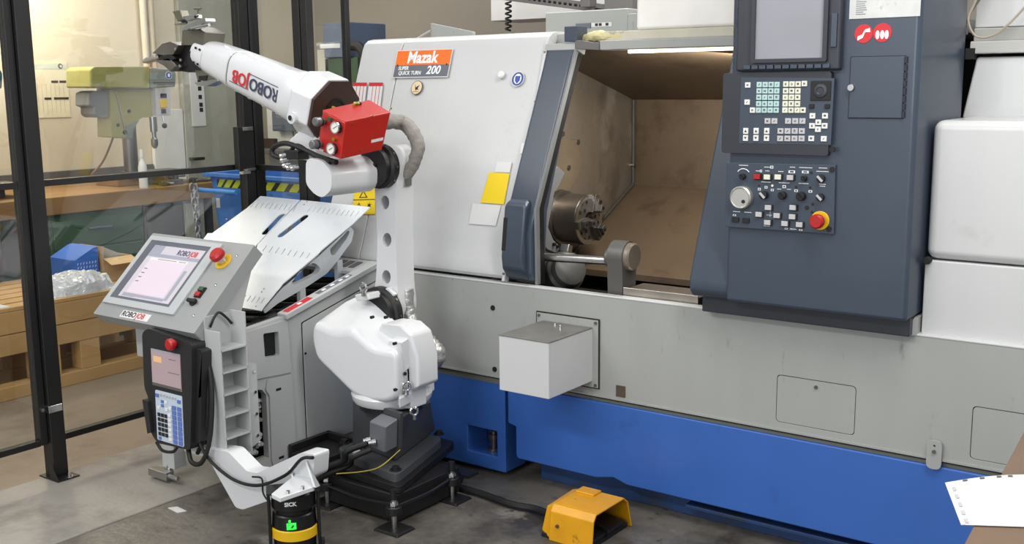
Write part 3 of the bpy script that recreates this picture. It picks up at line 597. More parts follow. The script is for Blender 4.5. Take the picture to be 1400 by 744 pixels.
obj('rail_gap', box(XC2+.002,XC2+.03,3.79,3.83,1.665,1.70), m_rubber, lathe)
obj('machine_back', box(-3.5,XR,4.64,5.2,.05,1.75), m_dgrey, lathe)
# cables hanging by the cabinet
obj('hanging_cable', tube([(-.85,3.84,2.1),(-.93,3.82,1.86),(-.95,3.81,1.79),(-.915,3.81,1.735),(-.84,3.81,1.76),(-.74,3.83,1.9),(-.7,3.84,2.1)],.004,6,8), mat('beige_cable',(168,158,140),.5), lathe)
obj('hanging_cable', tube([(-.82,3.85,2.1),(-.89,3.84,1.92),(-.955,3.82,1.80),(-.955,3.82,1.745)],.0045,6,8), mat('grey_cable',(96,94,90),.5), lathe)
# ================================================================== ROBOT PEDESTAL
ZP, ZFL = .145, .178
ped = thing('robot_pedestal', 'low black steel pedestal on levelling pads under the white robot', 'pedestal', (-2.78, 2.95, 0))
obj('pedestal_body', box(-2.965,-2.60,2.79,3.16,.012,ZP-.03), m_black, ped, bevel=.004)
plp = [tuple(P(*c,z=ZP).xy) for c in ((546,667),(623,604))]+[(-3.08,3.34),(-3.17,2.84)]
obj('top_plate', prism(rounded(plp,.03),'z',ZP-.028,ZP), m_black, ped, bevel=.003)
obj('side_bracket', [box(-3.185,-3.0,2.80,3.02,ZP-.03,ZP+.02),box(-3.185,-3.165,2.80,3.02,ZP+.02,ZP+.05),box(-3.185,-3.0,3.0,3.02,ZP+.02,ZP+.05)], m_black, ped, bevel=.003)
obj('tie_strap', [tube([(-2.96,2.775,.085),(-2.78,2.768,.075),(-2.60,2.77,.085)],.007,8),tube([(-2.575,2.78,.085),(-2.58,2.95,.078),(-2.585,3.09,.09)],.007,8)], m_blackgloss, ped)
for x,y in ((-2.577,2.752),(-2.592,3.102),(-2.958,2.787),(-2.97,3.15)):
    ft = obj('levelling_foot', hexa([(x-.06,y-.05,0),(x+.06,y-.05,0),(x+.06,y+.05,0),(x-.06,y+.05,0)],[(x-.055,y-.045,.010),(x+.055,y-.045,.010),(x+.055,y+.045,.010),(x-.055,y+.045,.010)]), m_black, ped, bevel=.002)
    obj('threaded_rod', cyl((x,y,.01),(x,y,.15),.010,n=12), m_steel, ft)
    obj('clamp_lug', rev([(.030,0),(.030,.03)],(x,y,.062),(0,0,1),16), m_black, ft, bevel=.003)
    obj('hex_nut', rev([(.017,0),(.017,.014)],(x,y,.094),(0,0,1),6), m_chrome, ft)
    obj('rod_cap', cyl((x,y,.118),(x,y,.155),.013,n=12), m_black, ft)
# ================================================================== ROBOT
rb = thing('industrial_robot', 'white six-axis robot arm with red valve box, reaching toward the fence', 'robot', (-2.79, 2.99, ZP))
YR = 3.06
fp = [P(*c,z=ZFL).xy for c in ((542,651),(607,598),(458,613))]; fp = [tuple(fp[0]),tuple(fp[1]),(-3.02,3.24),tuple(fp[2])]
bs = obj('base_flange', prism(rounded(fp,.05,6),'z',ZP,ZFL), m_rubdark, rb, bevel=.006)
for c in ((541,643),(600,594),(471,606)):
    q = P(*c,z=ZFL); obj('base_bolt', rev([(.022,0),(.022,.004),(.014,.004),(.014,.016)],(q.x,q.y,ZFL),(0,0,1),12), m_rubber, bs)
tL,tF,tR = (P(*c,z=.385) for c in ((481,547),(545,572),(590,548))); bL,bF,bR = (P(*c,z=ZFL) for c in ((481,607),(541,631),(597,588)))
col_ = obj('base_column', hexa([bL,bF,bR,(bL.x-.01,bR.y,ZFL)],[tL,tF,tR,(tL.x,tR.y+.02,.385)]), m_rubdark, rb, bevel=.010, seg=3)
J1 = V((-2.80,3.0))
obj('column_neck', rev([(.128,.37),(.128,.395),(.12,.40)],(J1.x,J1.y,0),(0,0,1),40), m_black, rb)
fc = Fr(bL,(bF-bL),(tL-bL))
def fbx(f,x0,y0,x1,y1): r=rect_px(f,x0,y0,x1,y1); return r
q = rect_px(fc,495,585,503,590); obj('warning_label', fbox(fc,*q,.001,.003), m_yellow, col_, label='small yellow label')
cp = rect_px(fc,522,580,543,628); cpl = obj('connector_plate', fbox(fc,*cp,0,.014), m_rubdark, rb, bevel=.002)
c1 = rect_px(fc,521,586,541,624); obj('connector_hood', hexa([fc.at(c1[0],c1[2],.014),fc.at(c1[1],c1[2],.014),fc.at(c1[1],c1[3],.014),fc.at(c1[0],c1[3],.014)],[fc.at(c1[0],c1[2],.075),fc.at(c1[1],c1[2],.075),fc.at(c1[1],c1[3]-.01,.075),fc.at(c1[0],c1[3]-.01,.075)]), mat('grey_connector_hood',(110,112,118),.4), cpl, bevel=.006)
for u,v in ((.012,.02),(.045,.02)):
    p0 = fc.at(c1[0]-.0+u,c1[2]+v+.02,.075); obj('cable_gland', rev([(.012,0),(.012,.016),(.009,.016),(.009,.028)],p0,fc.N-fc.U*.8,10), m_chrome, cpl)
for dv in (.0,.05,.10): obj('latch_screw', cyl(fc.at(cp[1]-.02,cp[2]+.02+dv,.014),fc.at(cp[1]-.02,cp[2]+.02+dv,.03),.007,n=8), m_chrome, cpl)
p0 = fc.at(c1[0]+.01,c1[2]+.03,.09)
obj('power_cable', tube([p0,p0+V((-.06,-.05,-.03)),P(470,630,z=.20),P(445,640,z=.16),P(425,650,z=.10),P(405,668,z=.05)],.013,10), m_rubber, rb)
obj('power_cable', tube([p0+V((.02,0,-.02)),p0+V((-.03,-.05,-.05)),P(478,636,z=.18),P(450,648,z=.14),P(430,660,z=.08)],.010,10), m_rubber, rb)
obj('cable_marker', cyl(P(484,622,z=.215),P(492,617,z=.225),.016,n=12), m_keywhite, rb)
obj('earth_wire', tube([fc.at(cp[1]-.0,cp[2]-.005,.01),P(520,638,z=.20),P(495,645,z=.17),P(460,648,z=.16)],.0022,6), m_wirey, rb)
# swivel and shoulder
obj('swivel', rev([(.12,.394),(.146,.398),(.154,.41),(.158,.43),(.14,.46),(.12,.52)],(J1.x,J1.y,0),(0,0,1),40), m_white, rb)
YA = 2.85
fA = FY(YA)
cov = [(427,441),(458,455),(480,452),(509,477),(543,483),(545,543),(530,552),(505,551),(482,541),(430,490),(424,462)]
cvb = [(472,412),(497,398),(515,410),(545,438),(565,457),(574,528),(560,540),(540,540),(520,530),(490,490),(470,440)]
fp1 = [V((q[0],YA,q[1])) for q in rounded(fA.poly(cov),.03,3)]; fp2 = [V((q[0],3.02,q[1])) for q in rounded(FY(3.02).poly(cvb),.03,3)]; nq = len(fp1)
shg = (fp1+fp2,[tuple(range(nq)),tuple(range(2*nq-1,nq-1,-1))]+[(i,(i+1)%nq,(i+1)%nq+nq,i+nq) for i in range(nq)])
sh = obj('shoulder_cover', shg, m_white, rb, bevel=.028, seg=5, sharp=50)
obj('shoulder_block', plate(FY(2.93).poly([(520,442),(548,446),(562,458),(571,490),(572,530),(540,545),(500,500)]),[],FY(2.93),-.12,0), m_white, rb, bevel=.012, seg=3)
obj('side_cover', plate([FX(-2.655).uv(*p) for p in ((545,468),(566,455),(571,490),(549,510))],[],FX(-2.655),-.05,.012), m_white, rb, bevel=.005)
obj('shoulder_cap', plate(FY(2.96).poly([(489,402),(507,400),(510,409),(492,411)]),[],FY(2.96),-.05,.02), m_white, rb, bevel=.006)
def eyebolt(p, par, r=.016, ax=(0,1,0)):
    e,g = basis(ax); pts = [p+V((0,0,.018+r))+(e*math.cos(a)+g*math.sin(a))*r for a in [2*math.pi*i/14 for i in range(15)]]
    return obj('eyebolt', [tube(pts,.005,8,0),cyl(p,p+V((0,0,.02)),.008,n=10)], m_chrome, par)
eyebolt(P(497,405,y=2.93), rb)
br = obj('lifting_bracket', [plate([tuple(P(*c,z=.455).xy) for c in ((546,549),(594,524),(585,512),(540,535))],[],FZ(.455),-.03,.012)], m_white, rb, bevel=.006)
obj('bracket_rib', [box(-2.70,-2.64,2.93,3.02,.40,.56),plate([tuple(P(*c,z=.50).xy) for c in ((560,505),(598,500),(590,494),(565,495))],[],FZ(.50),-.006,.004)], m_white, rb, bevel=.006)
eyebolt(P(556,540,z=.467), br, .015, (1,-.6,0))
lg_ = P(566,556,z=.42); eyebolt(lg_-V((0,0,.05)), br, .014, (1,-.6,0)); 
for c in ((553,511),(563,508),(575,513),(563,525)): 
    q = P(*c,x=-2.64); obj('cap_screw', cyl(q,q+V((.006,0,0)),.007,n=8), m_rubber, rb)
for c in ((527,434),(539,470),(540,533),(508,434)):
    q = P(*c,y=YA-.002); obj('cap_screw', cyl(q+V((0,.01,0)),q+V((0,-.004,0)),.006,n=8), m_rubber, rb)
# lower arm
FR_ = FY(YR)
lo = [(512,255),(510,228),(516,206),(528,197),(540,205),(543,225),(541,270),(541,330),(543,390),(547,425),(541,446),(528,455),(514,449),(506,432),(508,408),(514,385),(516,330),(514,285)]
hol = [[FR_.uv(cx+6*math.cos(a),cyy+9.5*math.sin(a)) for a in [2*math.pi*i/16 for i in range(16)]] for cx,cyy in ((526,277),(529,328),(528,379))]
la = obj('lower_arm', plate(rounded(FR_.poly(lo),.03,3),hol,FR_,-.10,0), m_white, rb, bevel=.010, seg=3, sharp=40)
obj('arm_hole_shade', plate(FR_.poly([(517,262),(538,262),(538,400),(517,400)]),[],FR_,-.075,-.055), m_rubber, la)  # black sheet inside the arm, stands in for shade seen through its holes
obj('arm_lip', plate([FR_.uv(*c) for c in ((508,398),(536,392),(545,402),(538,410),(520,408),(510,412))],[],FR_,0,.02), m_white, la, bevel=.006)
J2 = P(524,427,y=YR); J3 = P(524,227,y=YR)
for J,nm,r_ in ((J2,'shoulder_reducer',.105),(J3,'elbow_reducer',.085)):
    rd = obj(nm, rev([(r_,0),(r_,.03),(r_-.012,.035),(r_-.012,.06)],(J.x,YR,J.z),(0,-1,0),40), m_black, rb)
    for i in range(10):
        a = 2*math.pi*i/10; obj('reducer_bolt', cyl((J.x+(r_-.004)*math.cos(a),YR-.015,J.z+(r_-.004)*math.sin(a)),(J.x+(r_+.004)*math.cos(a),YR-.015,J.z+(r_+.004)*math.sin(a)),.005,n=8), m_darksteel, rd)
# elbow housing
fE = FY(2.76)
eh = [(418,222),(423,216),(441,220),(453,236),(453,260),(441,271),(430,266),(418,252)]
obj('elbow_housing', plate(rounded(fE.poly(eh),.02,3),[],fE,-.245,0), m_white, rb, bevel=.014, seg=4, sharp=45)
for c in ((509,226),(509,244)): 
    q = P(*c,y=3.0); obj('cap_screw', cyl(q+V((0.02,0,0)),q+V((.0,-.004,0)),.008,n=8), m_rubber, rb)
# red valve box
A = [P(441,152,y=2.76),P(472,168,y=2.76),P(534,155,y=2.985),P(505,138,y=2.985)]
Bm = [P(434,205,y=2.76),P(466,218,y=2.76),P(522,205,y=2.965)]; Bm.append(Bm[0]+Bm[2]-Bm[1])
rx = obj('valve_box', hexa(Bm,A), m_red, rb, bevel=.003, label='red valve box with two gauges')
obj('box_lid', hexa([a-V((0,0,.001)) for a in A],[a+V((0,0,.004)) for a in A]), m_red, rx, bevel=.001)
fG = Fr(Bm[0],(Bm[1]-Bm[0]),(A[0]-Bm[0]))
for c in ((463,174),(457,203)):
    p = fG.uv(*c); g_ = obj('pressure_gauge', rev([(.020,0),(.020,.016)],fG.at(*p,0),fG.N,24), m_rubber, rx); obj('gauge_rim', annulus(fG.at(*p,.014),fG.N,.0175,.0215,.005,24), m_chrome, g_); obj('gauge_dial', cyl(fG.at(*p,.016),fG.at(*p,.017),.0175,n=20), m_dial, g_)
    obj('needle', tube([fG.at(p[0]-.008,p[1]-.006,.0175),fG.at(p[0]+.009,p[1]+.008,.0175)],.0012,5,0), m_textk, g_)
for c in ((444,166),(439,197)):
    p = fG.uv(*c); k_ = obj('regulator_knob', rev([(.010,0),(.010,.012),(.016,.013),(.016,.045),(.012,.048)],fG.at(*p,0),fG.N,16), mat('smoky_knob',(96,98,98),.3), rx)
    obj('knob_ring', annulus(fG.at(*p,.018),fG.N,.015,.0175,.006,16), m_rubber, k_)
p = fG.uv(459,190); obj('brass_fitting', cyl(fG.at(*p,0),fG.at(*p,.012),.007,n=8), m_brass, rx)
p = fG.uv(453,163); obj('green_fitting', fbox(fG,p[0]-.008,p[0]+.008,p[1]-.006,p[1]+.006,0,.012), m_green2, rx)
p = fG.uv(439,205); obj('white_label', fbox(fG,p[0]-.008,p[0]+.012,p[1]-.004,p[1]+.004,.0,.001), m_paper, rx)
fS = Fr(Bm[1],(Bm[2]-Bm[1]),(A[1]-Bm[1])); r_ = rect_px(fS,506,197,522,201); obj('white_label', fbox(fS,*r_,.0,.001), m_paper, rx)
for c in ((478,171),(504,164),(529,158),(470,215),(493,209)): 
    p = fS.uv(*c); obj('box_screw', cyl(fS.at(*p,0),fS.at(*p,.003),.004,n=8), m_brass, rx)
# forearm
YW = 2.93
D0 = P(455,152,y=YW); W0 = P(284,75,y=YW); ax = (W0-D0); LA = ax.length; ax.normalize(); sd_ = V((0,-1,0)); ua = sd_.cross(ax).normalized(); 
if ua.z < 0: ua = -ua
def loft(secs, n=32, ph=0, cap=True):
    vs = []; fs = []
    for t, R, p, oy, ou in secs:
        for i in range(n):
            a = 2*math.pi*(i+ph)/n; c, s = math.cos(a), math.sin(a); k = (abs(c)**p+abs(s)**p)**(-1/p)
            vs.append(D0+ax*t+sd_*(R*k*c+oy)+ua*(R*k*s+ou))
    for k in range(len(secs)-1):
        for i in range(n):
            j = (i+1) % n; fs.append((k*n+i,k*n+j,(k+1)*n+j,(k+1)*n+i))
    fs.append(tuple(range(n-1,-1,-1))); m = (len(secs)-1)*n; fs.append(tuple(range(m,m+n))); return vs, fs
hb = obj('elbow_block', loft([(.0,.134,2,0,0),(.108,.134,2,0,0),(.135,.10,2,0,0)],8,.5), m_white, rb, bevel=.006)
bk = obj('rear_plate', loft([(-.012,.128,2,0,0),(0,.128,2,0,0)],8,.5), m_brown, rb, label='dark brown rear plate of the forearm')
obj('cable_hole', annulus(D0-ax*.016,ax,.045,.054,.006,24), m_blackgloss, bk)
obj('cable_hole_back', cyl(D0-ax*.0135,D0-ax*.012,.046), m_rubber, bk)
fo = obj('forearm', loft([(.12,.098,2.6,0,0),(.16,.102,2.6,0,0),(.20,.096,3,0,0),(.24,.089,3.4,0,0),(LA*.70,.077,3.4,0,0),(LA*.705,.072,3.4,0,0),(LA*.712,.072,3.4,0,0),(LA*.717,.077,3.2,0,0),(LA*.92,.068,2.8,0,0),(LA*.97,.064,2.6,0,0),(LA*1.02,.055,2.4,0,0)],36,.5), m_white, rb, sharp=40)
for i,t in enumerate((.26,.36,.46,.56)):
    for s in (1,-1):
        R = .086-.012*(t-.24)/.3; p = D0+ax*(t*LA/.86)+ua*(R*s*.92)+sd_*(R*.55); obj('cover_clip', ball(p,.016,10,6,(1.5,.8,.6)), m_white, fo)
pe = W0+ax*.02; obj('wrist_cap', loft([(LA*.94,.06,2.4,.012,0),(LA*1.03,.056,2.4,.014,0),(LA*1.05,.048,2.4,.014,0)],32,.5), m_white, fo, bevel=.004)
for du,dt in ((.03,.99),(-.03,.99),(.03,.955),(-.03,.955)): 
    q = D0+ax*(LA*dt)+ua*du+sd_*.070; obj('cap_screw', cyl(q,q+sd_*.004,.005,n=8), m_rubber, fo)
obj('joint_seam', [tube([D0+ax*(LA*.711)+sd_*(.0725*((abs(math.cos(a))**3.4+abs(math.sin(a))**3.4)**(-1/3.4))*math.cos(a))+ua*(.0725*((abs(math.cos(a))**3.4+abs(math.sin(a))**3.4)**(-1/3.4))*math.sin(a)) for a in [2*math.pi*i/36 for i in range(37)]],.0018,5,0)], m_dgrey, fo)
q = D0+ax*.07+sd_*.126-ua*.045; kn = obj('joint_knob', rev([(.022,-.01),(.022,.012),(.012,.012),(.012,.016)],q,sd_,20), m_white, hb); obj('knob_hole', cyl(q+sd_*.012,q+sd_*.0175,.010,n=12), m_rubber, kn)
# lettering along the forearm, read from the elbow toward the wrist
def tfr(t): 
    R = .089-.012*(t-.24)/(LA*.70-.24)
    return R
tm = .44*LA+.045
fT = Fr(D0+ax*tm+sd_*(tfr(tm)+.0035), ax+sd_*(-.012/(LA*.7-.24)), -ua)
text('ROBO', fT, .005, .004, .068, m_textblue, fo, n=.001, align='RIGHT', bold=.0012, sx=.93)
text('JOB', fT, .010, .004, .068, m_textr, fo, n=.001, align='LEFT', bold=.0012, sx=.93)
obj('print_rule', fbox(fT,-.165,.0,-.030,-.027,.0006,.001), m_textblue, fo); obj('print_rule', fbox(fT,.008,.125,.032,.035,.0006,.001), m_textblue, fo)
obj('elbow_casting', plate(FY(2.86).poly([(402,140),(432,158),(434,200),(430,224),(398,214),(394,192),(409,178),(411,165),(404,160)]),[],FY(2.86),-.14,0), m_white, rb, bevel=.010, seg=3)
# wires at the back of the forearm
for k,(m,dz) in enumerate(((m_wirey,0),(m_wireg,.012),(m_wirey,.02),(m_rubber,-.012))):
    q = D0-ax*.005+V((0,-.01*k,dz)); obj('wire', tube([q+ax*.03,q-ax*.04,q-ax*.085+V((0,.0,-.015)),A[3]*.6+A[0]*.4+V((.02,.01*k,.008))],.006,6), m, rb)
# hoses and cable loop
YH = 3.12
obj('sleeve_hose', tube([A[2]+V((-.05,-.01,-.03)),P(546,167,y=YH),P(562,178,y=YH),P(571,198,y=YH),P(567,220,y=YH),P(556,240,y=YH)],lambda t: .030-.006*t,14,7,.10), m_hose, rb, sharp=60)
obj('hose_clip', [cyl(P(556,238,y=YH),P(554,252,y=YH),.018,n=10),fbox(FY(YH),*rect_px(FY(YH),548,244,558,254),-.02,.02)], m_steel, rb)
obj('thin_conduit', tube([P(555,250,y=3.165),P(557,320,y=3.165),P(558,392,y=3.165)],.004,6,4), m_dgrey, rb)
obj('sleeve_hose', tube([P(557,395,y=YH),P(558,422,y=YH),P(566,444,y=YH),P(584,464,y=YH),P(597,478,y=YH),P(598,492,y=YH),P(583,500,y=YH)],lambda t: .024+.006*t,14,8,.16), m_hosesil, rb, sharp=60)
YL = 2.80
obj('cable_loop', tube([P(460,222,y=2.78),P(436,214,y=YL),P(412,203,y=YL),P(390,196,y=YL),P(374,202,y=YL),P(374,212,y=YL),P(390,217,y=YL),P(402,212,y=YL)],.010,8), m_rubber, rb)
obj('cable_loop', tube([P(452,222,y=2.78),P(428,212,y=YL),P(408,199,y=YL),P(398,206,y=YL),P(396,218,y=YL)],.008,8), m_rubber, rb)
vb = obj('valve_block', fbox(FY(YL),*rect_px(FY(YL),396,205,415,218),-.03,.03), m_blackgloss, rb, bevel=.004)
for c in ((393,211),(394,217),(397,224),(402,227),(408,228)):
    q = P(*c,y=YL-.02); obj('push_fitting', [cyl(q,q+V((-.012,-.02,-.006)),.008,n=10),ball(q+V((-.012,-.02,-.006)),.009,8,6)], m_chrome, vb)
# double gripper
FGp = FY(2.87)
gr = obj('gripper_body', plate(FGp.poly([(233,96),(240,64),(252,58),(275,62),(284,78),(282,92),(252,99)]),[],FGp,-.12,-.015), m_blackgloss, rb, bevel=.006, label='dark double gripper body')
m_grip = mat('gunmetal_gripper',(120,116,104),.35,.7,var=.1)
obj('upper_gripper', plate(FGp.poly([(246,62),(247,42),(262,36),(279,44),(276,62)]),[],FGp,-.11,-.005), m_grip, gr, bevel=.004)
obj('lower_gripper', plate(FGp.poly([(261,92),(292,90),(302,97),(306,104),(278,112),(265,109)]),[],FGp,-.12,-.015), m_grip, gr, bevel=.004)
obj('lower_recess', plate(FGp.poly(circ(0,0,1,4)) if False else FGp.poly([(268,104),(280,103),(279,110),(269,110)]),[],FGp,-.015,-.012), m_rubber, gr)
obj('lower_finger', plate(FGp.poly([(268,113),(300,108),(301,111),(285,118),(272,117)]),[],FGp,-.04,.01), m_steel, gr, bevel=.002)
obj('upper_finger', plate(FGp.poly([(257,38),(283,26),(289,25),(290,30),(283,35),(262,42)]),[],FGp,-.02,.03), m_steel, gr, bevel=.003)
obj('upper_finger', plate(FGp.poly([(244,16),(254,14),(259,27),(251,30)]),[],FGp,-.01,.03), m_grip, gr, bevel=.002)
obj('finger_rail', plate(FGp.poly([(254,23),(276,20),(277,25),(262,29)]),[],FGp,.0,.025), m_steel, gr, bevel=.002)
for c in ((267,23),(271,22),(256,31)): 
    q = P(*c,y=2.844); obj('rail_hole', cyl(q,q+V((0,-.003,0)),.005,n=8), m_rubber, gr)
obj('clamp_pin', [cyl(P(270,22,y=2.86),P(271,11,y=2.86),.004,n=8),cyl(P(266,12,y=2.86),P(275,12,y=2.86),.004,n=8)], m_grip, gr)
obj('clamp_pin', cyl(P(240,33,y=2.86),P(256,31,y=2.86),.006,n=8), m_steel, gr); obj('clamp_pin', cyl(P(262,39,y=2.84),P(286,34,y=2.84),.007,n=8), m_chrome, gr)
for pts in ([(213,73),(226,60),(238,57),(249,62),(242,75),(228,76)],[(216,83),(236,79),(247,90),(238,98),(229,90)]):
    jw = obj('gripper_jaw', plate(FGp.poly(pts),[],FGp,-.04,.02), m_darksteel, gr, bevel=.003)
for c in ((241,67),(248,82),(247,90)): 
    q = P(*c,y=2.852); obj('jaw_screw', cyl(q,q+V((0,-.006,0)),.006,n=8), m_steel, gr)
obj('inner_jaw', plate(FGp.poly([(224,77),(240,75),(246,80),(238,83),(222,82)]),[],FGp,-.02,.02), m_blackgloss, gr)
obj('wrist_flange', cyl(W0+ax*.02+V((0,.0,-.02)),P(268,82,y=2.87),.042,n=24), m_blackgloss, rb)
pc = obj('turned_workpiece', [rev([(.009,0),(.009,.02),(.014,.021),(.014,.12)],P(197,84,y=2.87),P(222,77,y=2.87)-P(197,84,y=2.87),16)], m_chrome, cat='workpiece', label='small bright turned steel pin clamped in the dark gripper jaws')
# ================================================================== LOADING CART WITH GRID TABLE AND CONSOLE
XS = -3.20
ct = thing('loading_cart', 'light grey robot loading cart with tilted grid table, touch console and pocket rack', 'cart', (-3.55, 2.95, 0))
FXS = FX(XS)
obj('cart_body', box(-3.64,-3.33,2.64,3.38,.12,.60), m_cart, ct, bevel=.004)
obj('rear_compartment', box(-3.33,XS-.035,2.92,3.37,.12,.60), m_cart, ct)
sidep = [(2.605,.14),(2.66,.115),(3.375,.115),(3.385,.83),(3.36,.842),(2.85,.712),(2.605,.690)]
hole = [FXS.uv(*c) for c in ((345,533),(358,533),(364,540),(368,626),(354,633),(330,627),(330,612),(345,600))]
win = rounded([FXS.uv(*c) for c in ((358,456),(379,453),(380.5,486),(360.5,489))],.008)
obj('side_panel', plate(rounded(sidep,.012),[hole,win],FXS,-.03,0), m_cart, ct, bevel=.004)
obj('handle_recess', plate([(q[0]*1,q[1]) for q in win],[],FXS,-.034,-.016), m_rubber, ct, bevel=.001)
obj('recess_back', plate([(2.59,.14),(2.91,.14),(2.91,.50),(2.59,.50)],[],FXS,-.10,-.09), m_rubber, ct)
ud = obj('upper_door', plate(rounded([FXS.uv(*c) for c in ((333,455),(391,436.5),(397,509),(345,519),(336,520))],.006),[win],FXS,0,.008), m_cart, ct, bevel=.002)
ld = obj('lower_door', plate(rounded([FXS.uv(*c) for c in ((364,519),(397,512),(404,621),(372,637),(370,628),(367,541),(362,533))],.006),[],FXS,0,.008), m_cart, ct, bevel=.002)
for c in ((379,532),(383,625)):
    a = FXS.uv(*c); obj('slot_mark', fbox(FXS,a[0]-.013,a[0]+.013,a[1]-.005,a[1]+.005,.008,.0085), m_rubber, ld)
bd = obj('rear_door', plate(rounded([(2.915,.145),(3.37,.145),(3.37,.775),(2.915,.665)],.008),[],FXS,.0,.006), m_cart, ct, bevel=.002)
obj('door_gap', plate(rounded([(2.911,.141),(3.374,.141),(3.374,.780),(2.911,.669)],.008),[],FXS,.0,.0012), m_rubber, ct)
a = FXS.uv(416,483); obj('door_screw', cyl((XS+.005,a[0],a[1]),(XS+.009,a[0],a[1]),.005,n=8), m_rubber, bd)
# sloping top rail with red and dark strips
TR0, TR1 = V((XS,2.82,.705)), V((XS,3.36,.842))
fTR = Fr(TR0+V((-.035,0,.004)),(TR1-TR0),(1,0,0)); LT = (TR1-TR0).length
tr = obj('top_rail', fbox(fTR,-.0,LT,0,.055,-.012,.012) if fTR.N.z>0 else fbox(fTR,0,LT,0,.055,-.012,.012), m_cart, ct, bevel=.004)
sgn = 1 if fTR.N.z > 0 else -1
obj('red_strip', fbox(fTR,.02,.16,.012,.045,sgn*.012,sgn*.013), m_textr, tr); obj('dark_strip', fbox(fTR,.20,.40,.014,.040,sgn*.012,sgn*.013), m_signgrey, tr)
for u in (.23,.28,.33,.37): obj('strip_mark', fbox(fTR,u,u+.02,.020,.034,sgn*.013,sgn*.0135), m_textw, tr)
obj('strip_mark', fbox(fTR,.09,.11,.020,.036,sgn*.013,sgn*.0135), m_textw, tr)
obj('trough_floor', hexa([(-3.90,2.64,.585),(XS-.03,2.64,.585),(XS-.03,3.38,.70),(-3.90,3.38,.70)],[(-3.90,2.64,.60),(XS-.03,2.64,.60),(XS-.03,3.38,.715),(-3.90,3.38,.715)]), m_rubber, ct)
obj('rear_ledge', hexa([(-3.6,3.28,.80),(XS-.036,3.28,.80),(XS-.036,3.385,.835),(-3.6,3.385,.835)],[(-3.6,3.28,.815),(XS-.036,3.28,.815),(XS-.036,3.385,.85),(-3.6,3.385,.85)]), m_cart, ct, bevel=.003)
for i in range(4): obj('vent_slot', hexa([(-3.46+.045*i,3.31,.822),(-3.43+.045*i,3.31,.822),(-3.42+.045*i,3.36,.839),(-3.45+.045*i,3.36,.839)],[(-3.46+.045*i,3.31,.828),(-3.43+.045*i,3.31,.828),(-3.42+.045*i,3.36,.845),(-3.45+.045*i,3.36,.845)]), m_dgrey, ct)
# black conveyor of linked rods under the table
for k in range(9):
    t = k/8; q = V((XS-.10-.0*t,2.66+.66*t,.648+.115*t))
    rd = obj('conveyor_link', [tube([q+V((-.30,-.02,-.02)),q+V((-.05,0,0)),q+V((.03,.03,.004))],.016,10,0)], m_blackgloss, ct)
    obj('link_pin', cyl(q+V((.005,.02,-.005)),q+V((.02,.03,.012)),.010,n=10), m_darksteel, rd)
obj('conveyor_chain', [tube([(XS-.07,2.62,.655),(XS-.07,3.34,.775)],.015,8,0),tube([(XS-.14,2.62,.64),(XS-.14,3.34,.762)],.014,8,0)], m_black, ct)
# grid table: two tilted slotted plates
G0 = V((-3.30,2.80,.745)); G1 = V((-3.30,3.425,1.092)); Ls = (G1-G0).length
GF = Fr(G0,(1,0,0),(G1-G0))
def pslot(x,y,dx=2.4,dy=3.6,w=.0024): return slot(*GF.uv(x-dx,y+dy),*GF.uv(x+dx,y-dy),w,2)
def prow(x0,y0,x1,y1,n): return [pslot(x0+(x1-x0)*i/(n-1),y0+(y1-y0)*i/(n-1)) for i in range(n)]
pR = GF.poly([(314,418),(357,425),(360,420),(384,391),(386,388),(436,346),(439,342),(482,306),(485,303),(506,283),(412,273.5),(352,335),(342,372)])
lg1 = slot(*GF.uv(416,297),*GF.uv(385,321),.020)
hR = [lg1]+prow(423,286,488,293,11)+prow(362,339.5,421,350,8)+prow(334,407.5,359,411.5,5)
gt = obj('grid_plate', plate(pR,hR,GF,-.004,0), m_galv, ct, label='bright zinc slotted plate on the robot side')
pL = GF.poly([(350,335.5),(410,273.3),(356,268),(337,285),(334,287),(290,319),(284,319),(262,350),(300,372),(338,372)])
lg2 = slot(*GF.uv(384,296),*GF.uv(364,317),.022)
obj('grid_plate', plate(pL,[lg2]+prow(345,280,403,284.5,10),GF,-.004,0), m_galv, ct, label='bright zinc slotted plate on the fence side')
for c in ((478,279),(482,277),(420,276),(416,280),(398,313),(392,318),(350,419),(310,300),(344,345),(361,395),(358,399)): 
    q = GF.uv(*c); obj('plate_rivet', cyl(GF.at(*q,0),GF.at(*q,.002),.004,n=8), m_steel, gt)
# web plate carrying the table on the open side
FWb = FX(-3.335)
wb_o = FWb.poly([(360,424),(385,395),(436,350),(480,310),(484,316),(481,330),(462,356),(447,374),(420,392),(380,415),(362,429)])
hA = rounded(FWb.poly([(397,387),(406,374),(428,358),(434,360),(440,366),(436,374),(415,385),(399,391)]),.01,2)
hB = rounded(FWb.poly([(449,342),(470,321),(477,312.5),(480,315),(475,326),(456,352),(451,351)]),.008,2)
web = obj('support_web', plate(rounded(wb_o,.01),[hA,hB],FWb,-.004,0), m_galv, ct)
obj('web_flange', plate(hB,[[(q[0]*.88+.12*sum(p[0] for p in hB)/len(hB),q[1]*.88+.12*sum(p[1] for p in hB)/len(hB)) for q in hB]],FWb,-.03,0), m_galv, web)
obj('web_flange', plate(hA,[[(q[0]*.92+.08*sum(p[0] for p in hA)/len(hA),q[1]*.92+.08*sum(p[1] for p in hA)/len(hA)) for q in hA]],FWb,-.03,0), m_galv, web)
obj('support_web', plate(rounded(wb_o,.01),[hA,hB],FX(-3.72),-.004,0), m_galv, ct)
obj('support_foot', box(-3.36,-3.338,3.04,3.07,.66,.80), m_galv, ct); obj('support_foot', box(-3.36,-3.338,3.26,3.29,.70,.86), m_galv, ct)
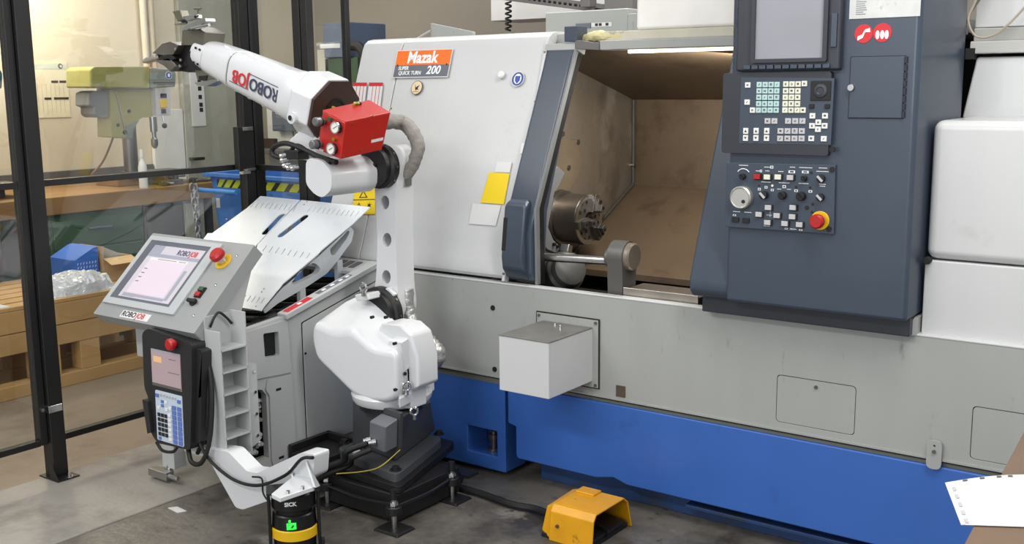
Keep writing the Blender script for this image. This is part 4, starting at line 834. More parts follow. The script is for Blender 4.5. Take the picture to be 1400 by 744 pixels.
# pocket rack
XP = -3.115; RY0, RY1 = 2.445, 2.562
rk = obj('rack_back', box(XS-.005,XS+.003,RY0,RY1,.232,.775), m_cart, ct)
for y,zb,zt in ((RY0,.232,.73),(RY1,.235,.785)): obj('rack_side', prism([(XS,zb),(XP,zb),(XP,zt),(XS,zt)],'y',y-.003,y+.003), m_cart, rk, bevel=.001)
for k in range(6):
    z = .240+.083*k; obj('rack_shelf', box(XS,XP,RY0,RY1,z,z+.006), m_cart, rk)
rf = obj('rack_flange', plate([(RY1,.255),(RY1+.05,.275),(RY1+.05,.575),(RY1,.595)],[],FX(XP-.01),-.004,0), m_cart, rk, bevel=.001)
for z in (.30,.385,.47,.55): obj('flange_screw', cyl((XP-.01,RY1+.035,z),(XP-.004,RY1+.035,z),.006,n=8), m_chrome, rf)
# silver hose ends seen through the opening
rr_ = random.Random(3)
for k in range(40):
    a = FXS.uv(rr_.uniform(336,366),rr_.uniform(598,624)) if k < 26 else FXS.uv(rr_.uniform(353,365),rr_.uniform(548,598))
    p = V((XS-.05,a[0],a[1])); obj('hose_fitting', rev([(.010,0),(.010,.018),(.007,.018),(.007,.036)],p,V((1,-.3,.2)),8), m_darksteel if k%2 else m_steel, ct)
# console post and stand
obj('console_post', prism([(-3.44,.235),(-3.205,.235),(-3.205,.74),(-3.44,.74)],'y',2.455,2.58), m_cart, ct, bevel=.004)
obj('front_panel', box(-3.80,-3.63,2.56,2.62,.52,.70), m_cart, ct, bevel=.004)
FA = FY(2.42)
obj('scanner_arm', plate(rounded(FA.poly([(276,612),(322,694),(332,697),(378,681),(428,652),(430,622),(412,619),(352,647),(338,645),(312,618)]),.012),[],FA,-.07,0), m_white, ct, bevel=.008, seg=3)
sb2 = obj('scanner_shelf', plate([tuple(P(*c,z=.272).xy) for c in ((371,680),(383,686),(430,670),(432,652),(405,652))],[],FZ(.272),-.004,.012), m_white, ct, bevel=.003)
for c in ((402,650),(424,640)): 
    p = P(*c,y=2.41); obj('arm_gusset', hexa([p+V((-.012,-.055,-.10)),p+V((.012,-.055,-.10)),p+V((.012,.01,-.10)),p+V((-.012,.01,-.10))],[p+V((-.006,-.01,.0)),p+V((.006,-.01,.0)),p+V((.006,.01,.0)),p+V((-.006,.01,.0))]) if False else hexa([P(c[0]+12,c[1]+24,y=2.39)+V((-.006,-.02,0)),P(c[0]+12,c[1]+24,y=2.39)+V((.006,-.02,0)),P(c[0]+12,c[1]+24,y=2.43)+V((.006,0,0)),P(c[0]+12,c[1]+24,y=2.43)+V((-.006,0,0))],[P(c[0]-6,c[1]-10,y=2.412)+V((-.005,0,0)),P(c[0]-6,c[1]-10,y=2.412)+V((.005,0,0)),P(c[0]-6,c[1]-10,y=2.43)+V((.005,0,0)),P(c[0]-6,c[1]-10,y=2.43)+V((-.005,0,0))]), m_white, sb2)
for c in ((394,675),(414,669)): 
    q = P(*c,z=.284); obj('shelf_bolt', cyl(q,q+V((0,0,.010)),.007,n=8), m_chrome, sb2)
obj('scanner_cable', tube([P(262,540,y=2.43),P(275,610,y=2.40),P(310,650,y=2.40),P(350,664,y=2.40),P(390,650,y=2.40),P(412,628,y=2.40),P(428,626,y=2.40)],.006,8), m_rubber, ct)
obj('scanner_cable', tube([P(345,652,y=2.40),P(358,655,y=2.40),P(360,675,y=2.40),P(372,692,y=2.40)],.0035,6), m_rubber, ct)
obj('cart_wing', box(-3.95,-3.64,2.72,3.38,.45,.60), m_cart, ct, bevel=.004)
ft = obj('cart_leg', box(-3.735,-3.655,2.60,2.66,.05,.20), m_cart, ct, bevel=.003)
for z in (.05,): obj('leg_clamp', [box(-3.78,-3.66,2.56,2.60,.012,.045),cyl((-3.70,2.61,.0),(-3.70,2.61,.06),.012),cyl((-3.66,2.575,.03),(-3.60,2.575,.03),.010)], m_steel, ft, bevel=.002)
obj('cart_leg', box(-3.93,-3.85,3.28,3.36,0,.45), m_cart, ct, bevel=.003); obj('cart_leg', box(-3.30,-3.22,3.28,3.36,0,.13), m_cart, ct, bevel=.003)
# ---- console
HF = Fr((0,2.40,.722),(1,0,0),(0,.30,.287)); HL = math.hypot(.30,.287)
cs = obj('console_case', plate(rounded([(-3.835,0),(-3.205,0),(-3.205,HL),(-3.835,HL)],.006),[],HF,-.055,0), m_console, ct, bevel=.006, seg=3)
obj('console_underside', prism([(2.455,.70),(2.62,.70),(2.72,.955),(2.70,.965)],'x',-3.80,-3.23), m_cart, ct, bevel=.004)
def HP(pts): return HF.poly(pts)
def aligned(pts):
    p = HP(pts); us = sorted(q[0] for q in p); vs = sorted(q[1] for q in p); return (us[0]+us[1])/2,(us[2]+us[3])/2,(vs[0]+vs[1])/2,(vs[2]+vs[3])/2
z1 = aligned([(141.8,413.7),(238.5,433),(305.8,336.3),(209.5,323)]); z2 = aligned([(152.7,406.4),(231,423),(292,340),(209.5,330)]); z3 = aligned([(160,404),(228.9,418.5),(285.7,344.8),(216.8,336.3)])
bz = obj('monitor_bezel', plate(rrect(z1[0],z1[2],z1[1],z1[3],.006),[[(z2[0],z2[2]),(z2[1],z2[2]),(z2[1],z2[3]),(z2[0],z2[3])]],HF,0,.010), m_bezel, cs, bevel=.003)
obj('inner_bezel', plate([(z2[0],z2[2]),(z2[1],z2[2]),(z2[1],z2[3]),(z2[0],z2[3])],[[(z3[0],z3[2]),(z3[1],z3[2]),(z3[1],z3[3]),(z3[0],z3[3])]],HF,0,.008), mat('slate_bezel',(92,96,106),.4), bz)
sc = obj('touch_screen', fbox(HF,z3[0],z3[1],z3[2],z3[3],0,.006), m_hmiscreen, bz, label='lit touch screen')
W_ = z3[1]-z3[0]; H_ = z3[3]-z3[2]
def srect(a,b,c,d,m,n=.0063,nm='screen_window'): return obj(nm, fbox(HF,z3[0]+W_*a,z3[0]+W_*b,z3[2]+H_*c,z3[2]+H_*d,.006,n), m, sc)
srect(0,.22,.80,1,m_hmigrey); srect(0,1,.78,.84,m_hmigrey,.0064); srect(.10,.83,.09,.72,m_hmipink,.0066); srect(.10,.83,.72,.76,m_keywhite,.0066)
srect(.06,.30,.02,.08,m_hmigrey); srect(.86,.92,.05,.6,m_hmigrey); srect(.3,.86,.03,.075,m_hmigrey)
for k in range(4): srect(.12,.12+.06,.30+.08*k,.315+.08*k,m_signgrey,.007,'screen_line')
srect(.25,.62,.735,.745,m_signgrey,.007,'screen_line'); srect(.66,.80,.735,.745,m_signgrey,.007,'screen_line')
text('ROBO', HF, z3[0]+W_*.755, z3[2]+H_*.90, .034, m_textblue, sc, n=.0066, align='RIGHT', bold=.0006, sx=.8); text('JOB', HF, z3[0]+W_*.765, z3[2]+H_*.90, .034, m_textr, sc, n=.0066, align='LEFT', bold=.0006, sx=.8)
z4 = aligned([(166,428),(203,438),(206,432),(171,425)]); a = HF.uv(185,432)
lb = obj('maker_label', fbox(HF,a[0]-.088,a[0]+.088,a[1]-.016,a[1]+.016,0,.001), m_paper, cs, label='white maker label')
text('ROBO', HF, a[0]+.004, a[1], .032, m_textk, lb, n=.0012, align='RIGHT', bold=.0008, sx=.95); text('JOB', HF, a[0]+.008, a[1], .032, m_textr, lb, n=.0012, align='LEFT', bold=.0008, sx=.95)
a = HF.uv(306,358); eb = obj('stop_button_base', cyl(HF.at(*a,0),HF.at(*a,.004),.036,n=28), m_yellow, cs, bevel=.001)
obj('stop_button_stem', cyl(HF.at(*a,.004),HF.at(*a,.03),.018,n=20), m_chrome, eb); obj('stop_button', rev([(.020,0),(.030,.004),(.030,.020),(.022,.028)],HF.at(*a,.03),HF.N,24), m_redbtn, eb)
for c,m in (((277,397),m_green2),((272,404),m_redbtn)):
    a = HF.uv(*c); b1 = obj('square_button', fbox(HF,a[0]-.018,a[0]+.018,a[1]-.012,a[1]+.012,0,.006), m_rubber, cs, bevel=.001); obj('button_cap', fbox(HF,a[0]-.013,a[0]+.013,a[1]-.009,a[1]+.009,.006,.014), m, b1, bevel=.002)
a = HF.uv(265,414); ks = obj('rotary_switch', [cyl(HF.at(*a,0),HF.at(*a,.008),.016,n=16),fbox(HF,a[0]-.024,a[0]+.024,a[1]-.007,a[1]+.007,.008,.02)], m_rubber, cs, bevel=.002)
for c in ((324,350),(295,390),(265,432)):
    a = HF.uv(*c); obj('case_screw', rev([(.007,0),(.006,.003),(.003,.005)],HF.at(*a,0),HF.N,12), m_chrome, cs)
obj('side_cable', tube([V((XS+.0,2.47,.735)),V((XS+.02,2.46,.75)),V((XS+.022,2.475,.775)),V((XS+.018,2.50,.785)),V((XS+.02,2.53,.76)),V((XS+.022,2.55,.735))],.005,8), m_rubber, cs)
# ================================================================== TEACH PENDANT
pn = thing('teach_pendant', 'black handheld robot teach pendant with lit screen and keypad, hung below the console', 'pendant', (-3.40, 2.40, .25))
PF = Fr((0,2.37,.26),(1,0,0),(0,.01,.43))
def pr(pts): return PF.poly(pts)
bo = [(194,455),(202,449),(240,462),(262,470),(262,540),(260,616),(215,606),(206,592),(203,545),(197,530)]
bod = obj('pendant_body', plate(rounded(pr(bo),.018,4),[],PF,-.085,0), m_pend, pn, bevel=.012, seg=4, sharp=45)
obj('hand_guard', [plate(rounded(pr([(262,478),(270,482),(268,606),(260,610)]),.006),[],PF,-.10,-.02)], m_pend, pn, bevel=.008, seg=3)
obj('left_grip', [plate(rounded(pr([(199,545),(206,548),(211,590),(206,592)]),.004),[],PF,-.07,.015)], m_pend, pn, bevel=.004)
def prect(c): 
    p = pr(c); us = sorted(q[0] for q in p); vs = sorted(q[1] for q in p); return (us[0]+us[1])/2,(us[2]+us[3])/2,(vs[0]+vs[1])/2,(vs[2]+vs[3])/2
s0 = prect([(206.5,477),(246.5,484),(248.5,535),(210,527)])
scp = obj('pendant_screen', fbox(PF,s0[0],s0[1],s0[2],s0[3],0,.003), m_pscreen, pn, label='lit pendant screen')
w,h = s0[1]-s0[0], s0[3]-s0[2]
obj('screen_block', fbox(PF,s0[0]+.08*w,s0[0]+.36*w,s0[2]+.66*h,s0[2]+.82*h,.003,.0034), m_porange, scp); obj('screen_line', fbox(PF,s0[0]+.62*w,s0[0]+.86*w,s0[2]+.80*h,s0[2]+.82*h,.003,.0034), m_signgrey, scp); obj('screen_line', fbox(PF,s0[0]+.58*w,s0[0]+.97*w,s0[2]+.44*h,s0[2]+.46*h,.003,.0034), m_signgrey, scp)
obj('screen_bar', fbox(PF,s0[0],s0[1],s0[2],s0[2]+.08*h,.003,.0034), m_dgrey, scp); obj('screen_bar', fbox(PF,s0[0],s0[1],s0[3]-.05*h,s0[3],.003,.0034), m_hmigrey, scp)
k0 = prect([(211,533),(249,541),(252.5,611),(218,602)])
kp = obj('keypad', plate(rrect(k0[0],k0[2],k0[1],k0[3],.006),[],PF,0,.003), m_kpad, pn, bevel=.001)
w,h = k0[1]-k0[0], k0[3]-k0[2]
def pk(a,b,m,sx=.075,sy=.042): obj('key', fbox(PF,k0[0]+w*(a-sx),k0[0]+w*(a+sx),k0[2]+h*(b-sy),k0[2]+h*(b+sy),.003,.006), m, kp, bevel=.0008, seg=1)
for i in range(8):
    b = .06+.096*i; pk(.90,b,m_keyblue); pk(.70,b,m_keyblue)
    if i < 6: pk(.52,b+.02,m_keywhite,.06,.03)
for i in range(5):
    for j in range(3): pk(.12+.13*j,.14+.096*i,m_textk,.05,.036)
pk(.08,.90,m_keyblue,.06,.035); pk(.90,.88,m_keyblue,.06,.035); pk(.12,.05,m_keyblue,.05,.03)
for a,b in ((.12,.66),(.27,.72),(.42,.66),(.27,.80),(.40,.80),(.56,.70)): pk(a,b,m_keyblue if int(a*100)%2 else m_keywhite,.05,.028)
for i in range(6): pk(.2+.11*i,.93,m_keygrey,.04,.022)
a = PF.uv(239,470); obj('stop_button', rev([(.014,0),(.014,.010),(.022,.012),(.022,.026),(.017,.031)],PF.at(*a,0),PF.N,24), m_redbtn, pn)
obj('pendant_cable', tube([P(257,612,y=2.40),P(262,632,y=2.38),P(276,632,y=2.38),P(287,600,y=2.40),P(290,540,y=2.42),P(284,490,y=2.44),P(275,462,y=2.45)],.009,8), m_rubber, pn)
obj('pendant_cable', tube([P(270,620,y=2.42),P(282,590,y=2.42),P(285,530,y=2.43),P(280,490,y=2.44),P(270,465,y=2.45)],.008,8), m_rubber, pn)
obj('wrist_strap', tube([P(214,605,y=2.38),P(222,616,y=2.37),P(236,618,y=2.37),P(243,611,y=2.38)],.006,8), m_rubber, pn)
obj('pendant_hook', box(-3.47,-3.35,2.435,2.49,.60,.66), m_steel, pn)
# ================================================================== LASER SCANNER
SY = 2.41; SX = P(402,700,y=SY).x; RS = .076
ls = thing('laser_scanner', 'black and yellow floor-level safety laser scanner under the white bracket', 'scanner', (SX, SY, .0))
SN = V((-SX,-SY,0)).normalized(); SU = V((-SN.y,SN.x,0)); fsx = Fr(V((SX,SY,0))+SN*RS,SU,(0,0,1))
def zs_(v): return fsx.uv(402,v)[1]
def drum(r0,r1,z0,z1): return rev([(r0-.004,z0),(r0,z0+.003),(r1,z1-.004),(r1-.005,z1)],(SX,SY,0),(0,0,1),40)
zt_ = zs_(680)
obj('scanner_head', drum(RS-.002,RS,zs_(702),zt_), m_blackgloss, ls)
obj('scanner_neck', rev([(.060,zs_(709)),(.060,zs_(701))],(SX,SY,0),(0,0,1),32), m_rubber, ls)
bd2 = obj('scanner_body', drum(RS,RS-.003,zs_(728),zs_(708)), m_blackgloss, ls)
obj('yellow_band', drum(RS+.003,RS+.003,zs_(742),zs_(727)), m_yellow, ls)
obj('scanner_foot', drum(RS-.004,RS-.004,.0,zs_(741)), m_blackgloss, ls)
r_ = rect_px(fsx,392,716,405,724); gd = obj('status_display', fbox(fsx,*r_,-.003,.003), m_green, bd2, label='lit green display')
obj('display_mark', plate(fsx.poly([(397,722),(400,722.5),(403,718),(400,717.5)]),[],fsx,.003,.0034), m_green2, gd)
q = fsx.uv(396,713); obj('status_lamp', cyl(fsx.at(*q,-.002),fsx.at(*q,.003),.004,n=10), m_green, bd2)
q = fsx.uv(397,690); text('SICK', fsx, q[0], q[1], .019, m_textw, ls, n=.002, bold=.0008)
for s_ in (-1,1): obj('mounting_side', fbox(fsx,s_*.084-.005,s_*.084+.005,0,zt_-.005,-.11,-.05), m_black, ls, bevel=.003)
obj('mounting_top', fbox(fsx,-.09,.09,zt_,zt_+.008,-.12,-.03), m_black, ls, bevel=.002)
obj('adjuster', fbox(fsx,.088,.10,0,.06,-.05,-.03), m_black, ls, bevel=.002)
# ================================================================== FOOT PEDAL
pd = thing('foot_pedal', 'yellow hooded foot switch on the floor with black pedal and cable', 'pedal', (-1.98,3.13,0))
x0,x1,y0,y1 = -2.10,-1.885,3.0,3.27
sl = [(3.005,0),(3.02,.105),(3.045,.128),(3.20,.128),(3.225,.105),(3.235,0)]
hood = [(y0,.0),(y0+.012,.105),(y0+.03,.128),(y1-.05,.128),(y1-.02,.105),(y1+.01,.0),(y1+.003,.0),(y1-.027,.10),(y1-.052,.121),(y0+.034,.121),(y0+.019,.10),(y0+.007,.0)]
hd = obj('pedal_hood', [prism(hood,'x',-2.065,x1)], m_pedal, pd, bevel=.003)
obj('hood_back', hexa([(x0-.01,y0+.02,.02),(-2.06,y0+.004,.0),(-2.06,y1,.0),(x0-.01,y1-.02,.02)],[(x0,y0+.04,.108),(-2.06,y0+.032,.127),(-2.06,y1-.052,.127),(x0,y1-.06,.118)]), m_pedal, pd, bevel=.006, seg=3)
obj('hood_ridge', box(-2.06,-1.98,y1-.105,y1-.05,.126,.136), m_pedal, hd, bevel=.004)
obj('pedal_base', box(x0-.005,x1-.01,y0+.012,y1-.008,0,.018), m_rubber, pd, bevel=.003)
for ya,yb in ((y0+.022,y0+.105),(y0+.112,y1-.03)): obj('pedal_plate', hexa([(-2.04,ya,.035),(x1-.005,ya,.022),(x1-.005,yb,.022),(-2.04,yb,.035)],[(-2.04,ya,.055),(x1-.005,ya,.034),(x1-.005,yb,.034),(-2.04,yb,.055)]), m_blackgloss, pd, bevel=.004)
obj('pedal_divider', hexa([(-2.04,y0+.104,.02),(x1,y0+.104,.02),(x1,y0+.110,.02),(-2.04,y0+.110,.02)],[(-2.04,y0+.104,.08),(x1,y0+.104,.045),(x1,y0+.110,.045),(-2.04,y0+.110,.08)]), m_blackgloss, pd)
obj('hood_screw', cyl((-2.03,y0+.006,.06),(-2.03,y0-.002,.06),.006,n=8), m_rust, hd)
obj('pedal_cable', tube([(x0+.005,3.10,.04),P(735,697,z=.022),P(700,690,z=.018),P(660,676,z=.016),P(625,664,z=.016),(-2.70,3.28,.014),(-2.9,3.37,.014),(-3.1,3.38,.014)],.014,10), m_rubber, pd)
# ================================================================== SAFETY FENCE
XQ = -4.13
ZT = 2.35
def post(par, x0, x1, y0, y1, z0=.0, z1=ZT, nm='post'): return obj(nm, box(x0,x1,y0,y1,z0,z1), m_black, par, bevel=.003)
def foot(par, x, y, s=.07):
    ft = obj('post_foot', [box(x-.05,x+s+.02,y-.05,y+.05,0,.006)], m_black, par, bevel=.001)
    obj('foot_gusset', hexa([(x+.03,y-.047,.006),(x+s+.02,y-.047,.006),(x+s+.02,y-.043,.006),(x+.03,y-.043,.006)],[(x+.03,y-.047,.07),(x+.036,y-.047,.07),(x+.036,y-.043,.07),(x+.03,y-.043,.07)]), m_black, ft)
    obj('anchor_bolt', rev([(.018,0),(.018,.004),(.010,.004),(.010,.022)],(x+.075,y+.01,.006),(0,0,1),8), m_chrome, ft)
    return ft
fe = thing('safety_fence', 'black framed safety fence with clear panels standing along the concrete slab edge', 'fence', (XQ, 2.35, 0))
post(fe, XQ-.03, XQ+.038, 2.328, 2.392); foot(fe, XQ, 2.36)
post(fe, XQ-.025, XQ+.02, 2.292, 2.325, .15, ZT, 'panel_frame')
post(fe, XQ-.027, XQ+.027, 3.43, 3.485); post(fe, XQ-.027, XQ+.027, 3.492, 3.548, nm='corner_post'); foot(fe, XQ, 3.465)
post(fe, XQ-.04, XQ+.04, .9, .98); foot(fe, XQ, .94)
for ya, yb in ((.98,2.292),(2.392,3.43)):
    for z in (.148,1.212,2.30): obj('rail', box(XQ-.018,XQ+.018,ya,yb,z,z+.026), m_black, fe, bevel=.002)
    for z0,z1 in ((.174,1.212),(1.238,2.30)): obj('clear_panel', box(XQ-.002,XQ+.002,ya+.001,yb-.001,z0,z1), m_glassp, fe, label='clear polycarbonate pane')
cl = FX(XQ+.042); c4 = rect_px(cl,63,556,90,570)
obj('panel_clip', [box(XQ-.0,XQ+.045,2.324,2.328,.285,.315),box(XQ+.038,XQ+.045,2.328,2.385,.285,.315)], m_chrome, fe, bevel=.002)
obj('clip_screw', cyl((XQ+.02,2.308,.30),(XQ+.027,2.308,.30),.008,n=8), m_chrome, fe)
# door interlock on the corner post
fi = FX(-4.06)
il = obj('interlock_switch', fbox(fi,*rect_px(fi,326,173,348,232),-.035,.0), m_black, fe, bevel=.004, label='black door interlock with silver tongue')
obj('interlock_actuator', fbox(fi,*rect_px(fi,338,236,351,285),-.03,.0), m_black, fe, bevel=.004)
for c in ((331,174,345,178.5),(331,234,342,238),(337,230,349,233)): obj('silver_tongue', fbox(fi,*rect_px(fi,*c),-.02,.006), m_chrome, il, bevel=.001)
f2 = thing('return_fence', 'short black framed return fence between the corner post and the machine', 'fence', (-3.9, 3.55, 0))
post(f2, -3.80, -3.752, 3.482, 3.525); post(f2, -3.746, -3.705, 3.482, 3.525, nm='corner_post'); foot(f2, -3.75, 3.5, .03)
for z in (.148,1.205,2.30): obj('rail', box(-4.10,-3.80,3.487,3.518,z,z+.026), m_black, f2, bevel=.002)
for z0,z1 in ((.174,1.205),(1.231,2.30)): obj('clear_panel', box(-4.102,-3.801,3.50,3.504,z0,z1), m_glassp, f2, label='clear polycarbonate pane')
post(f2, -3.722, -3.692, 3.715, 3.745, nm='end_post')
for z in (.148,2.30): obj('rail', box(-3.715,-3.695,3.535,3.715,z,z+.026), m_black, f2)
obj('clear_panel', box(-3.706,-3.702,3.536,3.714,.175,2.299), m_glassp, f2, label='clear polycarbonate pane')
# ================================================================== WORKBENCH AND DRILL PRESSES
bn = thing('workbench', 'long workbench with thick wooden top against the cream wall', 'workbench', (-6.6, 4.0, -.012))
ZB = .945
obj('worktop', box(-6.99,-6.20,2.4,4.95,.835,ZB), m_woodb, bn, bevel=.006)
for y in (2.5,3.6,4.88): obj('leg', box(-6.35,-6.27,y-.04,y+.04,-.012,.835), m_dgrey, bn, bevel=.003); obj('leg', box(-6.95,-6.87,y-.04,y+.04,-.012,.835), m_dgrey, bn, bevel=.003)
obj('trim_3', box(-6.995,-6.965,2.4,4.95,ZB+.001,1.04), m_dgrey, kind='structure', bevel=.003)
def cabinet(name, lab, y0, y1, m, x=-6.25, z1=.83, ndr=0):
    c = thing(name, lab, 'cabinet', (-6.55,(y0+y1)/2,-.012))
    b = obj('body', box(-6.84,x,y0,y1,-.012,z1), m, c, bevel=.004)
    if ndr:
        for i in range(ndr):
            a = .03+(z1-.06)*i/ndr; e = .03+(z1-.06)*(i+1)/ndr-.012; d = obj('drawer', box(x,x+.012,y0+.02,y1-.02,a,e), m, c, bevel=.003); obj('handle', box(x+.012,x+.03,(y0+y1)/2-.08,(y0+y1)/2+.08,(a+e)/2+.02,(a+e)/2+.032), m_steel, d, bevel=.002)
    else:
        d = obj('door', box(x,x+.012,y0+.012,y1-.012,.02,z1-.02), m, c, bevel=.003); obj('handle', box(x+.012,x+.026,y1-.06,y1-.045,.45,.56), m_rubber, d, bevel=.002)
    return c
cabinet('tool_cabinet','dark grey cabinet under the wooden worktop', 4.34, 4.655, m_dgrey)
cabinet('side_cabinet','beige cabinet under the worktop beside the blue bin', 4.66, 4.83, m_beige)
cabinet('drawer_cabinet','green drawer cabinet under the worktop behind the pallet', 3.66, 4.33, m_green2, ndr=4)
def drill(name, lab, dy, mc, mh, m3):
    o = V((0,dy,0)); d = thing(name, lab, 'drill press', (-6.5,4.42+dy,ZB))
    F = FX(-6.36)
    def pl_(nm, pts, m, n0, n1, bev=.01, par=None): return obj(nm, plate([(q[0]+dy,q[1]) for q in F.poly(pts)],[],F,n0,n1), m, par or d, bevel=bev, seg=3)
    obj('base_plate', box(-6.72,-6.46,4.30+dy,4.75+dy,ZB,ZB+.05), m_woodb if dy==0 else m_dgrey, d, bevel=.006)
    obj('column', cyl((-6.5,4.44+dy,ZB+.05),(-6.5,4.44+dy,1.42),.048,n=24), m_darksteel, d)
    tb_ = obj('table', [box(-6.66,-6.34,4.50+dy,4.86+dy,1.005,1.03),cyl((-6.5,4.44+dy,.99),(-6.5,4.44+dy,1.04),.07)], m_cast, d, bevel=.004)
    hd_ = pl_('belt_cover',[(121,95),(126,91),(203,91),(203,121),(121,120)],mc,-.26,.02,.012)
    fh = pl_('front_housing',[(203,92),(236,95),(239,101),(238,119),(203,121)],mh,-.24,.02,.012)
    hb_ = pl_('head_casting',[(156,121),(214,120),(214,160),(200,161),(190,168),(185,188),(186,190),(157,188)],mc,-.20,-.04,.012)
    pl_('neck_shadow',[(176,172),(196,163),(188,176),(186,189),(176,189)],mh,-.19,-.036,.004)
    mo = pl_('motor',[(129,127),(136,124),(157,124),(157,161),(141,161),(136,156),(136,147),(129,145)],m_motor,-.22,-.06,.012)
    pn_ = pl_('switch_panel',[(211,121),(232,121),(232,158),(213,158)],m_keygrey,-.05,.01,.004)
    for c,m in (((218,128,226,134),m_rubber),((217,136,227,147),m_yellow),((219,149,225,155),m_rubber)):
        r = rect_px(F,*c); obj('switch', fbox(F,r[0]+dy,r[1]+dy,r[2],r[3],.01,.018), m, pn_, bevel=.002)
    c = F.uv(228,103); sg_ = obj('protection_sign', plate(circ(c[0]+dy,c[1],.026,20),[],F,.02,.022), m_paper, fh); obj('sign_disc', plate(circ(c[0]+dy,c[1],.022,20),[],F,.022,.023), m_signblue, sg_); obj('sign_mark', plate(circ(c[0]+dy,c[1],.010,12,.013),[],F,.023,.024), m_textw, sg_)
    pl_('dark_band',[(207,112),(236,112),(236,116),(207,116)],m_dgrey,.02,.023,0,fh)
    s0 = P(209,160,x=-6.42)+o; s1 = P(209,200,x=-6.42)+o
    obj('spindle', [rev([(.026,0),(.026,.10),(.016,.10),(.016,.14),(.024,.15),(.024,.19),(.010,.215)],s0,(0,0,-1),16)], m_steel, d)
    q0 = P(215,158,x=-6.34)+o; q1 = P(225,172,x=-6.30)+o; lv = obj('feed_lever', cyl(P(222,158,x=-6.33)+o,q1,.006,n=8), m_steel, d); obj('lever_ball', ball(q1,.018), m_rubber, lv)
    q0 = P(158,125,x=-6.33)+o; q1 = P(171,181,x=-6.33)+o; lv = obj('lock_lever', cyl(q0,q1,.006,n=8), m_steel, d); obj('lever_ball', ball(q1,.016), m_rubber, lv)
    for c in ((176,152),(161,171)): 
        q = P(*c,x=-6.40)+o; obj('bolt', cyl(q,q+V((.006,0,0)),.012,n=8), m_rubber, d)
    obj('power_cord', tube([P(146,162,x=-6.5)+o,P(148,172,x=-6.5)+o,P(156,178,x=-6.5)+o,P(152,195,x=-6.5)+o,P(140,222,x=-6.6)+o,P(124,240,x=-6.7)+o],.008,6), m_dgrey if dy else mat('tan_cord',(120,100,76),.6), d)
drill('drill_press','olive green bench drill press with grey motor on the worktop', 0, m_olive, m_olivegrey, m_motor)
drill('drill_press','teal and blue bench drill press on the worktop, cut off by the fence post', -1.235, mat('blue_cover_paint',(42,84,140),.4), m_teal, m_motor)
# things on the bench
p = P(197,262,x=-6.25)
obj('spray_bottle', rev([(.026,0),(.028,.01),(.028,.14),(.020,.17),(.012,.185),(.012,.20),(.014,.202),(.010,.255)],(-6.25,p.y,ZB),(0,0,1),20), m_keywhite, cat='bottle', label='slim white bottle standing on the worktop beside the drill press')
vs_ = thing('machine_vise','small dark machine vise lying on the worktop','vise',(-6.35,4.6,ZB))
obj('vise_base', box(-6.44,-6.26,4.52,4.68,ZB,ZB+.035), m_cast, vs_, bevel=.004); obj('vise_jaw', box(-6.43,-6.27,4.54,4.565,ZB+.035,ZB+.08), m_darksteel, vs_, bevel=.003); obj('vise_jaw', box(-6.43,-6.27,4.62,4.65,ZB+.035,ZB+.085), m_darksteel, vs_, bevel=.003); obj('vise_screw', cyl((-6.35,4.68,ZB+.05),(-6.35,4.76,ZB+.05),.010), m_steel, vs_)
for k,(y,l,dx) in enumerate(((4.78,.10,.03),(4.84,.12,-.03),(4.52,.06,.05))):
    obj('hand_tool', [tube([(-6.30+dx,y-.02,ZB+.012),(-6.26,y+l*.5,ZB+.016),(-6.28+dx,y+l,ZB+.012)],.011,8,3),box(-6.32+dx,-6.27+dx,y-.035,y-.01,ZB,ZB+.03)], m_darksteel, cat='tool', label=('dark steel clamp lying near the end of the worktop','steel wrench at the worktop corner above the beige cabinet','short steel tool beside the machine vise')[k], bevel=.002)
# ---- wall papers
def poster(y0,y1,z0,z1,x,m,name,lab):
    return obj(name, box(x,x+.004,y0,y1,z0,z1), m, cat='poster', label=lab)
a = P(48,84,x=-6.995); b = P(97,160,x=-6.995)
ps = poster(3.95,b.y,b.z,a.z,-7.0,mat('cream_poster',(224,214,186),.6),'wall_chart','cream wall chart with printed columns on the cream wall')
obj('chart_header', box(-6.996,-6.995,3.95,b.y-.01,a.z-.05,a.z-.015), mat('pale_header',(200,204,190),.6), ps)
obj('chart_logo', plate(circ(b.y-.05,a.z-.03,.018,16),[circ(b.y-.046,a.z-.03,.010,12)],FX(-6.995),0,.001), m_dgrey, ps)
for (ya,yb,z) in ((4.20,4.25,.62),(4.26,4.31,.62),(4.14,4.19,.32),(4.21,4.32,.32)): obj('chart_bar', box(-6.996,-6.995,ya,yb,b.z+(a.z-b.z)*z,b.z+(a.z-b.z)*z+.016), m_brown, ps)
for k in range(9): obj('chart_line', box(-6.996,-6.9955,4.03+.032*k,4.033+.032*k,b.z+.03,b.z+(a.z-b.z)*.60), m_beige, ps)
a = P(258,84,x=-6.945); b = P(282,172,x=-6.945)
ps = poster(a.y,b.y,b.z,a.z,-6.949,m_paper,'paper_notice','white notice with small dark pictures on the grey green door')
for (fy,fz) in ((.55,.55),(.55,.42),(.58,.30),(.58,.22),(.55,.66)): obj('picture', box(-6.945,-6.944,a.y+(b.y-a.y)*fy,a.y+(b.y-a.y)*(fy+.25),b.z+(a.z-b.z)*fz,b.z+(a.z-b.z)*(fz+.065)), m_textk, ps)
for k,y in enumerate((4.935,5.0)):
    obj('wall_pipe', cyl((-6.95,y,1.45),(-6.95,y,3.0),.024,n=14), mat('painted_pipe_%d'%k,(190,178,158) if k else (206,196,178),.55), cat='pipe', label='thin beige vertical pipe beside the grey green door' if k else 'pale cream vertical pipe beside the thin beige pipe', group='wall pipes')
